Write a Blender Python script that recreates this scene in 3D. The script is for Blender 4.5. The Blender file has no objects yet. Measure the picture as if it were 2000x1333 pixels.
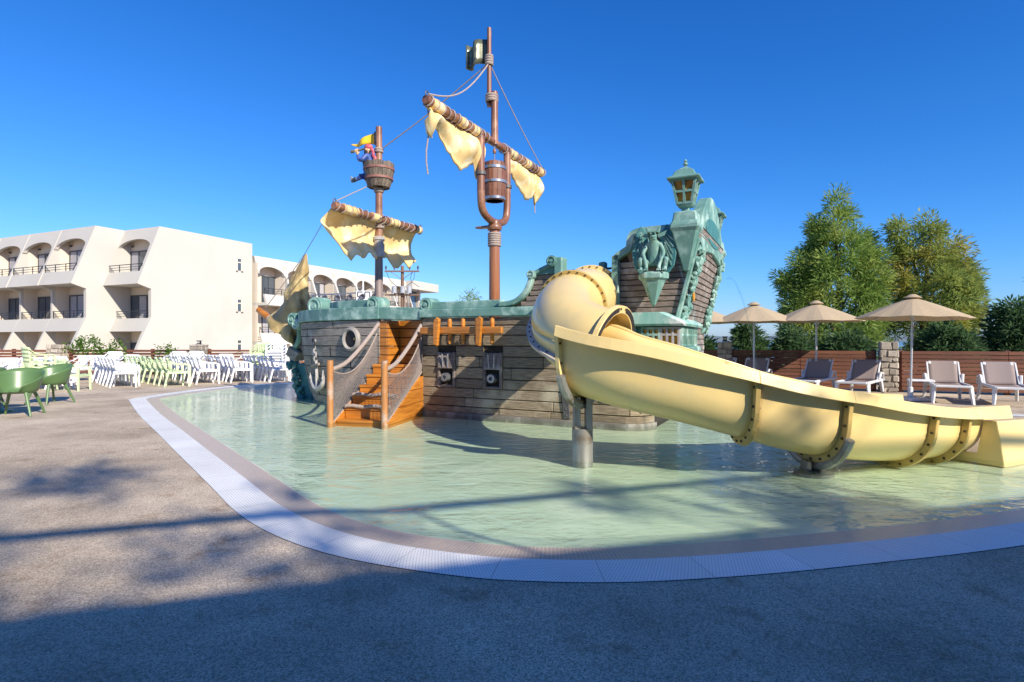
import bpy, bmesh, math, random
from mathutils import Vector, Matrix, noise
from mathutils.geometry import tessellate_polygon
R = math.radians
SC = bpy.context.scene
COL = SC.collection
rnd = random.Random(11)

# ------------------------------------------------------------------ camera, sky, sun, exposure
CAM_H = 1.3
FPX = 1120.0
cam_d = bpy.data.cameras.new('camera')
cam = bpy.data.objects.new('camera', cam_d); COL.objects.link(cam)
cam.location = (0, 0, CAM_H); cam.rotation_euler = (R(90), 0, 0)
cam_d.sensor_width = 36; cam_d.lens = 36 * FPX / 2000
cam_d.clip_start = .05; cam_d.clip_end = 40000
SC.camera = cam
SUN = Vector((.64, -.77, .60)).normalized()
w = bpy.data.worlds.new('World'); SC.world = w; w.use_nodes = True
nt = w.node_tree
sky = nt.nodes.new('ShaderNodeTexSky'); sky.sky_type = 'NISHITA'; sky.sun_disc = False
sky.sun_elevation = math.asin(SUN.z); sky.sun_rotation = math.atan2(SUN.x, SUN.y)
sky.altitude = 0; sky.air_density = 1.0; sky.dust_density = .4; sky.ozone_density = 3.0
# one colour curve for the whole sky: a deeper blue overhead, paler air low down, as the picture shows it
sep = nt.nodes.new('ShaderNodeSeparateColor'); cmb = nt.nodes.new('ShaderNodeCombineColor')
nt.links.new(sky.outputs[0], sep.inputs[0])
for ch, (k, p) in enumerate(((.13, 1.85), (.51, 1.2), (1.17, 1.0))):
    pw = nt.nodes.new('ShaderNodeMath'); pw.operation = 'POWER'; pw.inputs[1].default_value = p
    ml = nt.nodes.new('ShaderNodeMath'); ml.operation = 'MULTIPLY'; ml.inputs[1].default_value = k
    nt.links.new(sep.outputs[ch], pw.inputs[0]); nt.links.new(pw.outputs[0], ml.inputs[0]); nt.links.new(ml.outputs[0], cmb.inputs[ch])
bg = nt.nodes['Background']; bg.inputs['Strength'].default_value = .115
nt.links.new(cmb.outputs[0], bg.inputs['Color'])
sl = bpy.data.lights.new('sun', 'SUN'); sl.energy = 5.0; sl.angle = R(.55); sl.color = (1, .92, .79)
so = bpy.data.objects.new('sun', sl); COL.objects.link(so)
so.rotation_euler = SUN.to_track_quat('Z', 'Y').to_euler()
vs = SC.view_settings
vs.view_transform = 'Standard'; vs.look = 'None'; vs.gamma = 1; vs.exposure = 0.52

# ------------------------------------------------------------------ helpers
def tag(o, label=None, cat=None, group=None, kind=None):
    if label: o['label'] = label
    if cat: o['category'] = cat
    if group: o['group'] = group
    if kind: o['kind'] = kind
    return o

def empty(name, loc=(0, 0, 0), rz=0, label=None, cat=None, group=None, parent=None):
    o = bpy.data.objects.new(name, None); COL.objects.link(o)
    o.empty_display_size = .2
    o.location = loc; o.rotation_euler = (0, 0, rz)
    o.parent = parent
    return tag(o, label, cat, group)

def copy_tree(o, parent=None):
    c = o.copy(); COL.objects.link(c)
    if parent: c.parent = parent
    for ch in o.children:
        copy_tree(ch, c)
    return c

MATS = {}
def mk(name, c1, c2=None, scale=4, rough=.6, bump=0, bscale=None, metal=0, stretch=(1, 1, 1), detail=5,
       rand=0, c3=None, s3=1.2, t3=(.5, .62), spec=.5, coat=0, trans=0, lo=.35, hi=.65):
    """procedural material: two tones by noise, an optional third tone in large blotches, bump, per-object variation"""
    if name in MATS: return MATS[name]
    m = bpy.data.materials.new(name); m.use_nodes = True
    n = m.node_tree.nodes; l = m.node_tree.links
    b = n['Principled BSDF']
    b.inputs['Roughness'].default_value = rough; b.inputs['Metallic'].default_value = metal
    b.inputs['Specular IOR Level'].default_value = spec
    b.inputs['Coat Weight'].default_value = coat
    tc = n.new('ShaderNodeTexCoord'); mp = n.new('ShaderNodeMapping'); mp.inputs['Scale'].default_value = stretch
    l.new(tc.outputs['Object'], mp.inputs[0])
    c2 = c2 or tuple(x * .8 for x in c1)
    tx = n.new('ShaderNodeTexNoise'); tx.inputs['Scale'].default_value = scale; tx.inputs['Detail'].default_value = detail
    l.new(mp.outputs[0], tx.inputs['Vector'])
    rp = n.new('ShaderNodeValToRGB'); rp.color_ramp.elements[0].position = lo; rp.color_ramp.elements[1].position = hi
    rp.color_ramp.elements[0].color = (*c1, 1); rp.color_ramp.elements[1].color = (*c2, 1)
    l.new(tx.outputs['Fac'], rp.inputs[0])
    out = rp.outputs[0]
    if c3:
        t2 = n.new('ShaderNodeTexNoise'); t2.inputs['Scale'].default_value = s3; t2.inputs['Detail'].default_value = 7
        t2.inputs['Roughness'].default_value = .65
        l.new(tc.outputs['Object'], t2.inputs['Vector'])
        r2 = n.new('ShaderNodeValToRGB'); r2.color_ramp.elements[0].position = t3[0]; r2.color_ramp.elements[1].position = t3[1]
        l.new(t2.outputs['Fac'], r2.inputs[0])
        mx = n.new('ShaderNodeMix'); mx.data_type = 'RGBA'
        l.new(r2.outputs[0], mx.inputs[0]); l.new(out, mx.inputs[6]); mx.inputs[7].default_value = (*c3, 1)
        out = mx.outputs[2]
    if rand:
        oi = n.new('ShaderNodeObjectInfo'); ma = n.new('ShaderNodeMath'); ma.operation = 'MULTIPLY_ADD'
        ma.inputs[1].default_value = rand * 2; ma.inputs[2].default_value = 1 - rand
        l.new(oi.outputs['Random'], ma.inputs[0])
        hv = n.new('ShaderNodeHueSaturation'); l.new(ma.outputs[0], hv.inputs['Value']); l.new(out, hv.inputs['Color'])
        out = hv.outputs[0]
    l.new(out, b.inputs['Base Color'])
    if bump:
        bp = n.new('ShaderNodeBump'); bp.inputs['Strength'].default_value = bump; bp.inputs['Distance'].default_value = .02
        if bscale:
            tb = n.new('ShaderNodeTexNoise'); tb.inputs['Scale'].default_value = bscale; tb.inputs['Detail'].default_value = 6
            l.new(mp.outputs[0], tb.inputs['Vector']); l.new(tb.outputs['Fac'], bp.inputs['Height'])
        else:
            l.new(tx.outputs['Fac'], bp.inputs['Height'])
        l.new(bp.outputs[0], b.inputs['Normal'])
    if trans:
        ts = n.new('ShaderNodeBsdfTranslucent'); l.new(out, ts.inputs['Color'])
        mxs = n.new('ShaderNodeMixShader'); mxs.inputs[0].default_value = trans
        l.new(b.outputs[0], mxs.inputs[1]); l.new(ts.outputs[0], mxs.inputs[2])
        l.new(mxs.outputs[0], n['Material Output'].inputs['Surface'])
    MATS[name] = m
    return m

def frame(a, b, up=Vector((0, 0, 1))):
    z = (b - a).normalized()
    if abs(z.dot(up)) > .99: up = Vector((1, 0, 0))
    x = up.cross(z).normalized(); y = z.cross(x)
    return x, y, z

class MB:
    def __init__(s): s.v = []; s.f = []
    def add(s, vs, fs):
        o = len(s.v); s.v += [tuple(v) for v in vs]; s.f += [tuple(i + o for i in f) for f in fs]
    def box(s, c, size, rz=0, M=None):
        hx, hy, hz = size[0] / 2, size[1] / 2, size[2] / 2
        vs = [Vector((x, y, z)) for x in (-hx, hx) for y in (-hy, hy) for z in (-hz, hz)]
        if rz: vs = [Matrix.Rotation(rz, 3, 'Z') @ v for v in vs]
        if M is not None: vs = [M @ v for v in vs]
        c = Vector(c)
        s.add([v + c for v in vs], [(0, 1, 3, 2), (4, 6, 7, 5), (0, 4, 5, 1), (2, 3, 7, 6), (0, 2, 6, 4), (1, 5, 7, 3)])
        return s
    def bx(s, x0, x1, y0, y1, z0, z1):
        return s.box(((x0 + x1) / 2, (y0 + y1) / 2, (z0 + z1) / 2), (abs(x1 - x0), abs(y1 - y0), abs(z1 - z0)))
    def bar(s, a, b, w, h=None, up=Vector((0, 0, 1)), w2=None, h2=None):
        a = Vector(a); b = Vector(b); h = h or w; x, y, z = frame(a, b, up)
        w2 = w2 or w; h2 = h2 or h
        vs = [a + x * sx * w / 2 + y * sy * h / 2 for sx, sy in ((-1, -1), (1, -1), (1, 1), (-1, 1))]
        vs += [b + x * sx * w2 / 2 + y * sy * h2 / 2 for sx, sy in ((-1, -1), (1, -1), (1, 1), (-1, 1))]
        s.add(vs, [(3, 2, 1, 0), (4, 5, 6, 7), (0, 1, 5, 4), (1, 2, 6, 5), (2, 3, 7, 6), (3, 0, 4, 7)])
        return s
    def tube(s, pts, r, n=10, closed=False, arc=None):
        pts = [Vector(p) for p in pts]; N = len(pts)
        rr = r if isinstance(r, (list, tuple)) else [r] * N
        rings = []
        up = Vector((0, 0, 1))
        px = None
        for i, p in enumerate(pts):
            if closed: t = (pts[(i + 1) % N] - pts[i - 1]).normalized()
            else: t = (pts[min(i + 1, N - 1)] - pts[max(i - 1, 0)]).normalized()
            if px is None:
                x = t.cross(up)
                if x.length < .05: x = t.cross(Vector((1, 0, 0)))
            else: x = px - t * px.dot(t)
            x.normalize(); y = t.cross(x); px = x
            rings.append([p + (x * math.cos(2 * math.pi * k / n) + y * math.sin(2 * math.pi * k / n)) * rr[i] for k in range(n)])
        o = len(s.v)
        for q in rings: s.v += [tuple(v) for v in q]
        M = N if closed else N - 1
        for i in range(M):
            a = o + i * n; b = o + ((i + 1) % N) * n
            for k in range(n):
                s.f.append((a + k, a + (k + 1) % n, b + (k + 1) % n, b + k))
        if not closed:
            s.f.append(tuple(o + k for k in reversed(range(n))))
            s.f.append(tuple(o + (N - 1) * n + k for k in range(n)))
        return s
    def cyl(s, a, b, r, r2=None, n=12):
        return s.tube([a, b], [r, r if r2 is None else r2], n)
    def lathe(s, prof, n=16, c=(0, 0, 0), M=None, a0=0, a1=2 * math.pi):
        full = abs(a1 - a0 - 2 * math.pi) < 1e-6
        m = n if full else n + 1
        c = Vector(c); vs = []
        for r, z in prof:
            for k in range(m):
                a = a0 + (a1 - a0) * k / n
                v = Vector((r * math.cos(a), r * math.sin(a), z))
                if M is not None: v = M @ v
                vs.append(v + c)
        fs = []
        for i in range(len(prof) - 1):
            for k in range(n):
                k2 = (k + 1) % m
                fs.append((i * m + k, i * m + k2, (i + 1) * m + k2, (i + 1) * m + k))
        if full:
            if prof[0][0] > 1e-4: fs.append(tuple(reversed(range(m))))
            if prof[-1][0] > 1e-4: fs.append(tuple((len(prof) - 1) * m + k for k in range(m)))
        s.add(vs, fs); return s
    def prism(s, poly, d0, d1, fn):
        """poly in 2D; fn(a, b, d) -> 3D; extruded from d0 to d1"""
        n = len(poly)
        tri = tessellate_polygon([[Vector((p[0], p[1], 0)) for p in poly]])
        vs = [fn(p[0], p[1], d0) for p in poly] + [fn(p[0], p[1], d1) for p in poly]
        fs = [tuple(t) for t in tri] + [tuple(n + i for i in reversed(t)) for t in tri]
        fs += [(i, n + i, n + (i + 1) % n, (i + 1) % n) for i in range(n)]
        s.add(vs, fs); return s
    def grid(s, fn, nu, nv):
        vs = [fn(i / nu, j / nv) for j in range(nv + 1) for i in range(nu + 1)]
        fs = [(j * (nu + 1) + i, j * (nu + 1) + i + 1, (j + 1) * (nu + 1) + i + 1, (j + 1) * (nu + 1) + i) for j in range(nv) for i in range(nu)]
        s.add(vs, fs); return s
    def build(s, name, mat, parent=None, smooth=False, bev=0, solid=0, fix=True, seg=1):
        me = bpy.data.meshes.new(name); me.from_pydata(s.v, [], s.f)
        if fix:
            bm = bmesh.new(); bm.from_mesh(me); bmesh.ops.recalc_face_normals(bm, faces=bm.faces); bm.to_mesh(me); bm.free()
        if mat: me.materials.append(mat)
        if smooth:
            me.shade_smooth(); me.set_sharp_from_angle(angle=R(40))
        o = bpy.data.objects.new(name, me); COL.objects.link(o); o.parent = parent
        if solid:
            q = o.modifiers.new('solid', 'SOLIDIFY'); q.thickness = solid; q.offset = 0
        if bev:
            q = o.modifiers.new('bevel', 'BEVEL'); q.width = bev; q.segments = seg; q.limit_method = 'ANGLE'; q.angle_limit = R(35)
        return o

def spline(pts, n=8, closed=False):
    P = [Vector(p) for p in pts]; N = len(P); out = []
    M = N if closed else N - 1
    for i in range(M):
        if closed: a, b, c, d = P[i - 1], P[i], P[(i + 1) % N], P[(i + 2) % N]
        else: a, b, c, d = P[max(i - 1, 0)], P[i], P[i + 1], P[min(i + 2, N - 1)]
        for k in range(n):
            t = k / n
            out.append(.5 * (2 * b + (c - a) * t + (2 * a - 5 * b + 4 * c - d) * t * t + (3 * b - a - 3 * c + d) * t ** 3))
    if not closed: out.append(P[-1].copy())
    return out

def gp(u, v, z=0):
    """a ground-level point that the survey of the picture gives (height z)"""
    Y = (CAM_H - z) * FPX / (v - 666.5)
    return Vector(((u - 1000) / FPX * Y, Y, z))
def at(u, v, Y):
    return Vector(((u - 1000) / FPX * Y, Y, CAM_H - (v - 666.5) / FPX * Y))
# ------------------------------------------------------------------ materials of the setting
def deck_mat():
    m = bpy.data.materials.new('deck_aggregate'); m.use_nodes = True
    n = m.node_tree.nodes; l = m.node_tree.links; b = n['Principled BSDF']
    b.inputs['Roughness'].default_value = .9; b.inputs['Specular IOR Level'].default_value = .2
    tc = n.new('ShaderNodeTexCoord')
    def nz(sc, det=4, rough=.6):
        t = n.new('ShaderNodeTexNoise'); t.inputs['Scale'].default_value = sc; t.inputs['Detail'].default_value = det
        t.inputs['Roughness'].default_value = rough
        l.new(tc.outputs['Object'], t.inputs['Vector']); return t
    vo = n.new('ShaderNodeTexVoronoi'); vo.inputs['Scale'].default_value = 150; l.new(tc.outputs['Object'], vo.inputs['Vector'])
    rp = n.new('ShaderNodeValToRGB'); l.new(vo.outputs['Color'], rp.inputs[0])
    e = rp.color_ramp.elements
    e[0].position = .0; e[0].color = (.22, .185, .14, 1); e[1].position = 1; e[1].color = (.82, .71, .56, 1)
    for p, c in ((.3, (.39, .33, .255, 1)), (.55, (.54, .46, .36, 1)), (.8, (.65, .555, .44, 1))):
        q = e.new(p); q.color = c
    big = nz(.7, 6, .65); rb = n.new('ShaderNodeValToRGB'); rb.color_ramp.elements[0].position = .35; rb.color_ramp.elements[1].position = .68
    rb.color_ramp.elements[0].color = (.72, .68, .64, 1); rb.color_ramp.elements[1].color = (1.25, 1.2, 1.15, 1)
    l.new(big.outputs['Fac'], rb.inputs[0])
    mx = n.new('ShaderNodeMix'); mx.data_type = 'RGBA'; mx.blend_type = 'MULTIPLY'; mx.inputs[0].default_value = 1
    l.new(rp.outputs[0], mx.inputs[6]); l.new(rb.outputs[0], mx.inputs[7])
    st = nz(2.3, 5, .7); rs = n.new('ShaderNodeValToRGB'); rs.color_ramp.elements[0].position = .56; rs.color_ramp.elements[1].position = .7
    l.new(st.outputs['Fac'], rs.inputs[0])
    m2 = n.new('ShaderNodeMix'); m2.data_type = 'RGBA'; m2.blend_type = 'MULTIPLY'
    ms = n.new('ShaderNodeMath'); ms.operation = 'MULTIPLY'; ms.inputs[1].default_value = .75
    l.new(rs.outputs[0], ms.inputs[0]); l.new(ms.outputs[0], m2.inputs[0])
    l.new(mx.outputs[2], m2.inputs[6]); m2.inputs[7].default_value = (.6, .5, .4, 1)
    l.new(m2.outputs[2], b.inputs['Base Color'])
    bp = n.new('ShaderNodeBump'); bp.inputs['Strength'].default_value = .6; bp.inputs['Distance'].default_value = .006
    l.new(vo.outputs['Distance'], bp.inputs['Height']); l.new(bp.outputs[0], b.inputs['Normal'])
    return m

def uv_pattern_mat(name, kind):
    """tile strip and drain grate: pattern laid out along the strip through its UV (metres)"""
    m = bpy.data.materials.new(name); m.use_nodes = True
    n = m.node_tree.nodes; l = m.node_tree.links; b = n['Principled BSDF']
    uv = n.new('ShaderNodeUVMap'); uv.uv_map = 'strip'
    if kind == 'tile':
        br = n.new('ShaderNodeTexBrick'); br.offset = 0; br.squash = 1
        br.inputs['Scale'].default_value = 1; br.inputs['Brick Width'].default_value = .026; br.inputs['Row Height'].default_value = .026
        br.inputs['Mortar Size'].default_value = .0022; br.inputs['Mortar Smooth'].default_value = .2
        br.inputs['Color1'].default_value = (.47, .35, .25, 1); br.inputs['Color2'].default_value = (.38, .29, .215, 1)
        br.inputs['Mortar'].default_value = (.62, .57, .5, 1)
        l.new(uv.outputs[0], br.inputs['Vector'])
        l.new(br.outputs['Color'], b.inputs['Base Color'])
        bp = n.new('ShaderNodeBump'); bp.invert = True; bp.inputs['Strength'].default_value = .5; bp.inputs['Distance'].default_value = .003
        l.new(br.outputs['Fac'], bp.inputs['Height']); l.new(bp.outputs[0], b.inputs['Normal'])
        b.inputs['Roughness'].default_value = .35
    else:
        br = n.new('ShaderNodeTexBrick'); br.offset = .5; br.offset_frequency = 2
        br.inputs['Scale'].default_value = 1; br.inputs['Brick Width'].default_value = .021; br.inputs['Row Height'].default_value = .021
        br.inputs['Mortar Size'].default_value = .0078; br.inputs['Mortar Smooth'].default_value = .05
        br.inputs['Color1'].default_value = (.05, .05, .05, 1); br.inputs['Color2'].default_value = (.07, .07, .07, 1)
        br.inputs['Mortar'].default_value = (.88, .87, .84, 1)
        l.new(uv.outputs[0], br.inputs['Vector'])
        nz = n.new('ShaderNodeTexNoise'); nz.inputs['Scale'].default_value = 1.3; nz.inputs['Detail'].default_value = 5
        l.new(uv.outputs[0], nz.inputs['Vector'])
        rp = n.new('ShaderNodeValToRGB'); rp.color_ramp.elements[0].color = (.86, .85, .83, 1); rp.color_ramp.elements[1].color = (1, 1, 1, 1)
        rp.color_ramp.elements[0].position = .3; rp.color_ramp.elements[1].position = .7
        l.new(nz.outputs['Fac'], rp.inputs[0])
        mx = n.new('ShaderNodeMix'); mx.data_type = 'RGBA'; mx.blend_type = 'MULTIPLY'; mx.inputs[0].default_value = 1
        l.new(br.outputs['Color'], mx.inputs[6]); l.new(rp.outputs[0], mx.inputs[7])
        jb = n.new('ShaderNodeTexBrick'); jb.offset = 0; jb.inputs['Scale'].default_value = 1; jb.inputs['Brick Width'].default_value = .62; jb.inputs['Row Height'].default_value = 5
        jb.inputs['Mortar Size'].default_value = .0035; jb.inputs['Color1'].default_value = (1, 1, 1, 1); jb.inputs['Color2'].default_value = (.9, .9, .89, 1); jb.inputs['Mortar'].default_value = (.6, .6, .59, 1)
        l.new(uv.outputs[0], jb.inputs['Vector'])
        m3 = n.new('ShaderNodeMix'); m3.data_type = 'RGBA'; m3.blend_type = 'MULTIPLY'; m3.inputs[0].default_value = 1
        l.new(mx.outputs[2], m3.inputs[6]); l.new(jb.outputs['Color'], m3.inputs[7])
        l.new(m3.outputs[2], b.inputs['Base Color'])
        bp = n.new('ShaderNodeBump'); bp.inputs['Strength'].default_value = 1; bp.inputs['Distance'].default_value = .01
        l.new(br.outputs['Fac'], bp.inputs['Height']); l.new(bp.outputs[0], b.inputs['Normal'])
        b.inputs['Roughness'].default_value = .45
    return m

def water_mat(name='pool_water_surface', tint=(.86, .965, .91), scale=2.6, bump=.28, refl=.8):
    m = bpy.data.materials.new(name); m.use_nodes = True
    n = m.node_tree.nodes; l = m.node_tree.links
    n.remove(n['Principled BSDF'])
    tc = n.new('ShaderNodeTexCoord')
    mp = n.new('ShaderNodeMapping'); mp.inputs['Scale'].default_value = (1, 1.7, 1); l.new(tc.outputs['Object'], mp.inputs[0])
    a = n.new('ShaderNodeTexNoise'); a.inputs['Scale'].default_value = scale; a.inputs['Detail'].default_value = 3; a.inputs['Distortion'].default_value = .8
    c = n.new('ShaderNodeTexNoise'); c.inputs['Scale'].default_value = scale * 3.4; c.inputs['Detail'].default_value = 2; c.inputs['Distortion'].default_value = .5
    l.new(mp.outputs[0], a.inputs['Vector']); l.new(mp.outputs[0], c.inputs['Vector'])
    ad = n.new('ShaderNodeMath'); ad.operation = 'MULTIPLY_ADD'; ad.inputs[1].default_value = .35
    l.new(c.outputs['Fac'], ad.inputs[0]); l.new(a.outputs['Fac'], ad.inputs[2])
    bp = n.new('ShaderNodeBump'); bp.inputs['Strength'].default_value = bump; bp.inputs['Distance'].default_value = .12
    l.new(ad.outputs[0], bp.inputs['Height'])
    wv = n.new('ShaderNodeTexNoise'); wv.inputs['Scale'].default_value = .45; wv.inputs['Detail'].default_value = 2; l.new(tc.outputs['Object'], wv.inputs['Vector'])
    wm = n.new('ShaderNodeMapRange'); wm.inputs[1].default_value = .35; wm.inputs[2].default_value = .65; wm.inputs[3].default_value = bump * .35; wm.inputs[4].default_value = bump * 1.5
    l.new(wv.outputs['Fac'], wm.inputs[0]); l.new(wm.outputs[0], bp.inputs['Strength'])
    lw = n.new('ShaderNodeLayerWeight'); lw.inputs['Blend'].default_value = .5; l.new(bp.outputs[0], lw.inputs['Normal'])
    pw = n.new('ShaderNodeMath'); pw.operation = 'POWER'; pw.inputs[1].default_value = 5; l.new(lw.outputs['Facing'], pw.inputs[0])
    fr = n.new('ShaderNodeMath'); fr.operation = 'MULTIPLY_ADD'; fr.inputs[1].default_value = refl; fr.inputs[2].default_value = .02
    l.new(pw.outputs[0], fr.inputs[0])
    tr = n.new('ShaderNodeBsdfTransparent'); tr.inputs[0].default_value = (*tint, 1)
    gl = n.new('ShaderNodeBsdfGlossy'); gl.inputs['Roughness'].default_value = .03; l.new(bp.outputs[0], gl.inputs['Normal'])
    mx = n.new('ShaderNodeMixShader'); l.new(fr.outputs[0], mx.inputs[0]); l.new(tr.outputs[0], mx.inputs[1]); l.new(gl.outputs[0], mx.inputs[2])
    l.new(mx.outputs[0], n['Material Output'].inputs['Surface'])
    return m

# ------------------------------------------------------------------ pool outline (outer edge of the grate, counter-clockwise from the left corner)
near = [(-8.2, 12.3), (-6.5, 10.0), (-5.06, 8.16), (-4.02, 6.82), (-3.3, 5.9), (-2.70, 5.13), (-2.05, 4.3), (-1.50, 3.76), (-.94, 3.40), (-.28, 3.16),
        (.18, 3.09), (.635, 3.085), (1.11, 3.14), (1.61, 3.23), (2.17, 3.36), (2.79, 3.51), (3.5, 3.72), (4.6, 4.1), (6.2, 4.7), (8.5, 5.5), (11, 6.3)]
far = [(13.2, 7.3), (13.6, 8.3), (12.2, 9.0), (10.2, 9.6), (8.4, 10.5), (7.2, 12.0), (6.2, 14), (4.4, 16.2), (1.5, 17.9), (-2, 18.6), (-5, 18.5), (-6.7, 17.95), (-7.7, 17.2), (-8.3, 16), (-8.55, 14.6), (-8.6, 13.4), (-8.5, 12.75)]
outer = [Vector((p.x, p.y, 0)) for p in spline([(*p, 0) for p in near + far], 6, closed=True)]
def inset(loop, d):
    N = len(loop); out = []
    for i in range(N):
        t = (loop[(i + 1) % N] - loop[i - 1]).normalized()
        out.append(loop[i] + Vector((-t.y, t.x, 0)) * d)
    return out
inner = inset(outer, .32)
wedge = inset(outer, .57)
deep = inset(outer, .95)
WZ = -.018
def strip(name, la, lb, za, zb, mat, **k):
    N = len(la); vs = []; fs = []
    for i in range(N):
        vs.append((la[i].x, la[i].y, za)); vs.append((lb[i].x, lb[i].y, zb))
    for i in range(N):
        j = (i + 1) % N; fs.append((2 * i, 2 * j, 2 * j + 1, 2 * i + 1))
    me = bpy.data.meshes.new(name); me.from_pydata(vs, [], fs)
    uvl = me.uv_layers.new(name='strip')
    L = [0]
    for i in range(N): L.append(L[-1] + (la[(i + 1) % N] - la[i]).length)
    wd = (la[0] - lb[0]).length
    for i, p in enumerate(me.polygons):
        q = [(L[i], 0), (L[i + 1], 0), (L[i + 1], wd), (L[i], wd)]
        for li, c in zip(p.loop_indices, q): uvl.data[li].uv = c
    me.materials.append(mat); me.shade_smooth()
    o = bpy.data.objects.new(name, me); COL.objects.link(o); return o

def sheet(name, loop, z, mat, holes=()):
    polys = [[Vector((p.x, p.y, 0)) for p in loop]] + [[Vector((p.x, p.y, 0)) for p in h] for h in holes]
    tri = tessellate_polygon(polys); vs = [(p.x, p.y, z) for q in polys for p in q]
    me = bpy.data.meshes.new(name); me.from_pydata(vs, [], [tuple(t) for t in tri])
    bm = bmesh.new(); bm.from_mesh(me); bmesh.ops.recalc_face_normals(bm, faces=bm.faces)
    if sum(f.normal.z for f in bm.faces) < 0: bmesh.ops.reverse_faces(bm, faces=bm.faces)
    bm.to_mesh(me); bm.free(); me.materials.append(mat)
    o = bpy.data.objects.new(name, me); COL.objects.link(o); return o

ground_loop = [Vector(p) for p in ((-160, -60, 0), (160, -60, 0), (160, 30, 0), (60, 40, 0), (20, 44, 0), (4, 60, 0), (0, 130, 0), (-160, 130, 0))]
deck = tag(sheet('ground', ground_loop, 0, deck_mat(), [outer]), kind='structure')
tag(strip('drain_grate', outer, inner, .004, .002, uv_pattern_mat('white_grate', 'grate')), 'white perforated plastic drain grate running round the pool edge', 'drain grate')
tag(strip('tile_border', inner, wedge, -.002, -.016, uv_pattern_mat('mosaic_tile', 'tile')), kind='structure')
poolm = mk('pool_floor_paint', (.64, .65, .48), (.56, .59, .44), scale=1.1, rough=.6, c3=(.74, .72, .56), s3=.6)
ps = strip('pool_floor', wedge, deep, -.016, -.085, poolm); tag(ps, kind='structure')
pf = sheet('pool_basin', deep, -.085, poolm); tag(pf, kind='structure')
wat = sheet('pool_water', inset(outer, .575), WZ, water_mat()); tag(wat, kind='structure')

# slope beyond the terrace, the sea and the hills across the bay
mb = MB()
e = [(160, 30), (60, 40), (20, 44), (4, 60), (0, 130)]
for i in range(len(e) - 1):
    a, b = e[i], e[i + 1]
    mb.add([(a[0], a[1], 0), (b[0], b[1], 0), (b[0] + 25, b[1] + 40, -9), (a[0] + 25, a[1] + 40, -9)], [(0, 1, 2, 3)])
tag(mb.build('slope', mk('dry_earth', (.22, .18, .11), (.14, .13, .07), scale=.3, rough=.95)), kind='structure')
mb = MB(); mb.add([(-25000, 20, -8), (25000, 20, -8), (25000, 30000, -8), (-25000, 30000, -8)], [(0, 1, 2, 3)])
tag(mb.build('sea', mk('sea_water', (.012, .05, .10), (.02, .07, .13), scale=.01, rough=.18, bump=.2, bscale=.4)), kind='structure')
mb = MB()
def hill(i, j):
    x = -3000 + 9000 * i; h = 60 + 190 * abs(noise.noise(Vector((i * 7, 3.3, 0)))) + 60 * noise.noise(Vector((i * 23, 1, 0)))
    return Vector((x + 2000, 9000 + 2500 * j, -9 + max(h, 5) * math.sin(math.pi * j)))
mb.grid(hill, 90, 8)
tag(mb.build('hills', mk('far_hills', (.16, .20, .20), (.12, .16, .18), scale=.002, rough=1), smooth=True), kind='structure')

# ------------------------------------------------------------------ fences and stone pillars
wood_f = mk('fence_wood', (.20, .075, .04), (.13, .05, .028), scale=3, rough=.6, stretch=(.6, 8, 8), rand=.22, bump=.2)
post_f = mk('fence_post_wood', (.16, .06, .035), (.11, .04, .025), scale=3, rough=.6, rand=.1)
stone_m = mk('pillar_stone', (.46, .40, .32), (.33, .29, .24), scale=7, rough=.9, rand=.3, bump=.5, bscale=18)
mortar_m = mk('pillar_mortar', (.30, .26, .21), (.22, .19, .16), scale=14, rough=.95, bump=.3)
def fence(name, a, b, label, panels, rows=9, h=1.05, gap=.012, z0=.06):
    a = Vector(a); b = Vector(b); L = (b - a).length; ang = math.atan2(b.y - a.y, b.x - a.x)
    root = empty(name, (a.x, a.y, 0), ang, label, 'fence', 'slatted timber fences')
    pl = L / panels; rh = (h - z0) / rows
    sm = None
    for i in range(panels + 1):
        MB().bx(i * pl - .05, i * pl + .05, .032, .13, 0, h + .02).build('post', post_f, root, bev=.006)
    for i in range(panels):
        for k in range(rows):
            if sm is None:
                o = MB().bx(.004, pl - .004, -.02, .02, gap / 2, rh - gap / 2).build('slat', wood_f, root, bev=.004); sm = o.data
            else:
                o = bpy.data.objects.new('slat', sm); COL.objects.link(o); o.parent = root
                q = o.modifiers.new('bevel', 'BEVEL'); q.width = .004; q.segments = 1
            o.location = (i * pl, rnd.uniform(-.006, .006), z0 + k * rh + rnd.uniform(-.002, .002))
            o.rotation_euler = (0, rnd.uniform(-.0015, .0015), 0)
    return root
FA, FB = Vector((4.6, 16.75, 0)), Vector((15.8, 12.0, 0))
fence('slat_fence', (4.6, 16.75), (9.32, 14.75), 'brown slatted fence behind the parasols, between the two stone pillars', 3, 10, gap=.01)
fence('slat_fence', (9.86, 14.52), (15.8, 12.0), 'brown slatted fence behind the pair of upright loungers', 3, 10, gap=.01)
fence('slat_fence', (-23.5, 21.9), (-17.62, 21.9), 'brown slatted fence behind the row of loose white armchairs', 4, 8, h=.98, gap=.03)
fence('slat_fence', (-16.9, 21.9), (-12.32, 22.1), 'brown slatted fence overgrown with creeper between two stone pillars', 3, 8, h=.98, gap=.03)
fence('slat_fence', (-11.68, 22.1), (-4.4, 23.2), 'brown slatted fence behind the tall chair stacks and ship bow', 4, 8, h=.98, gap=.04)

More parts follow.
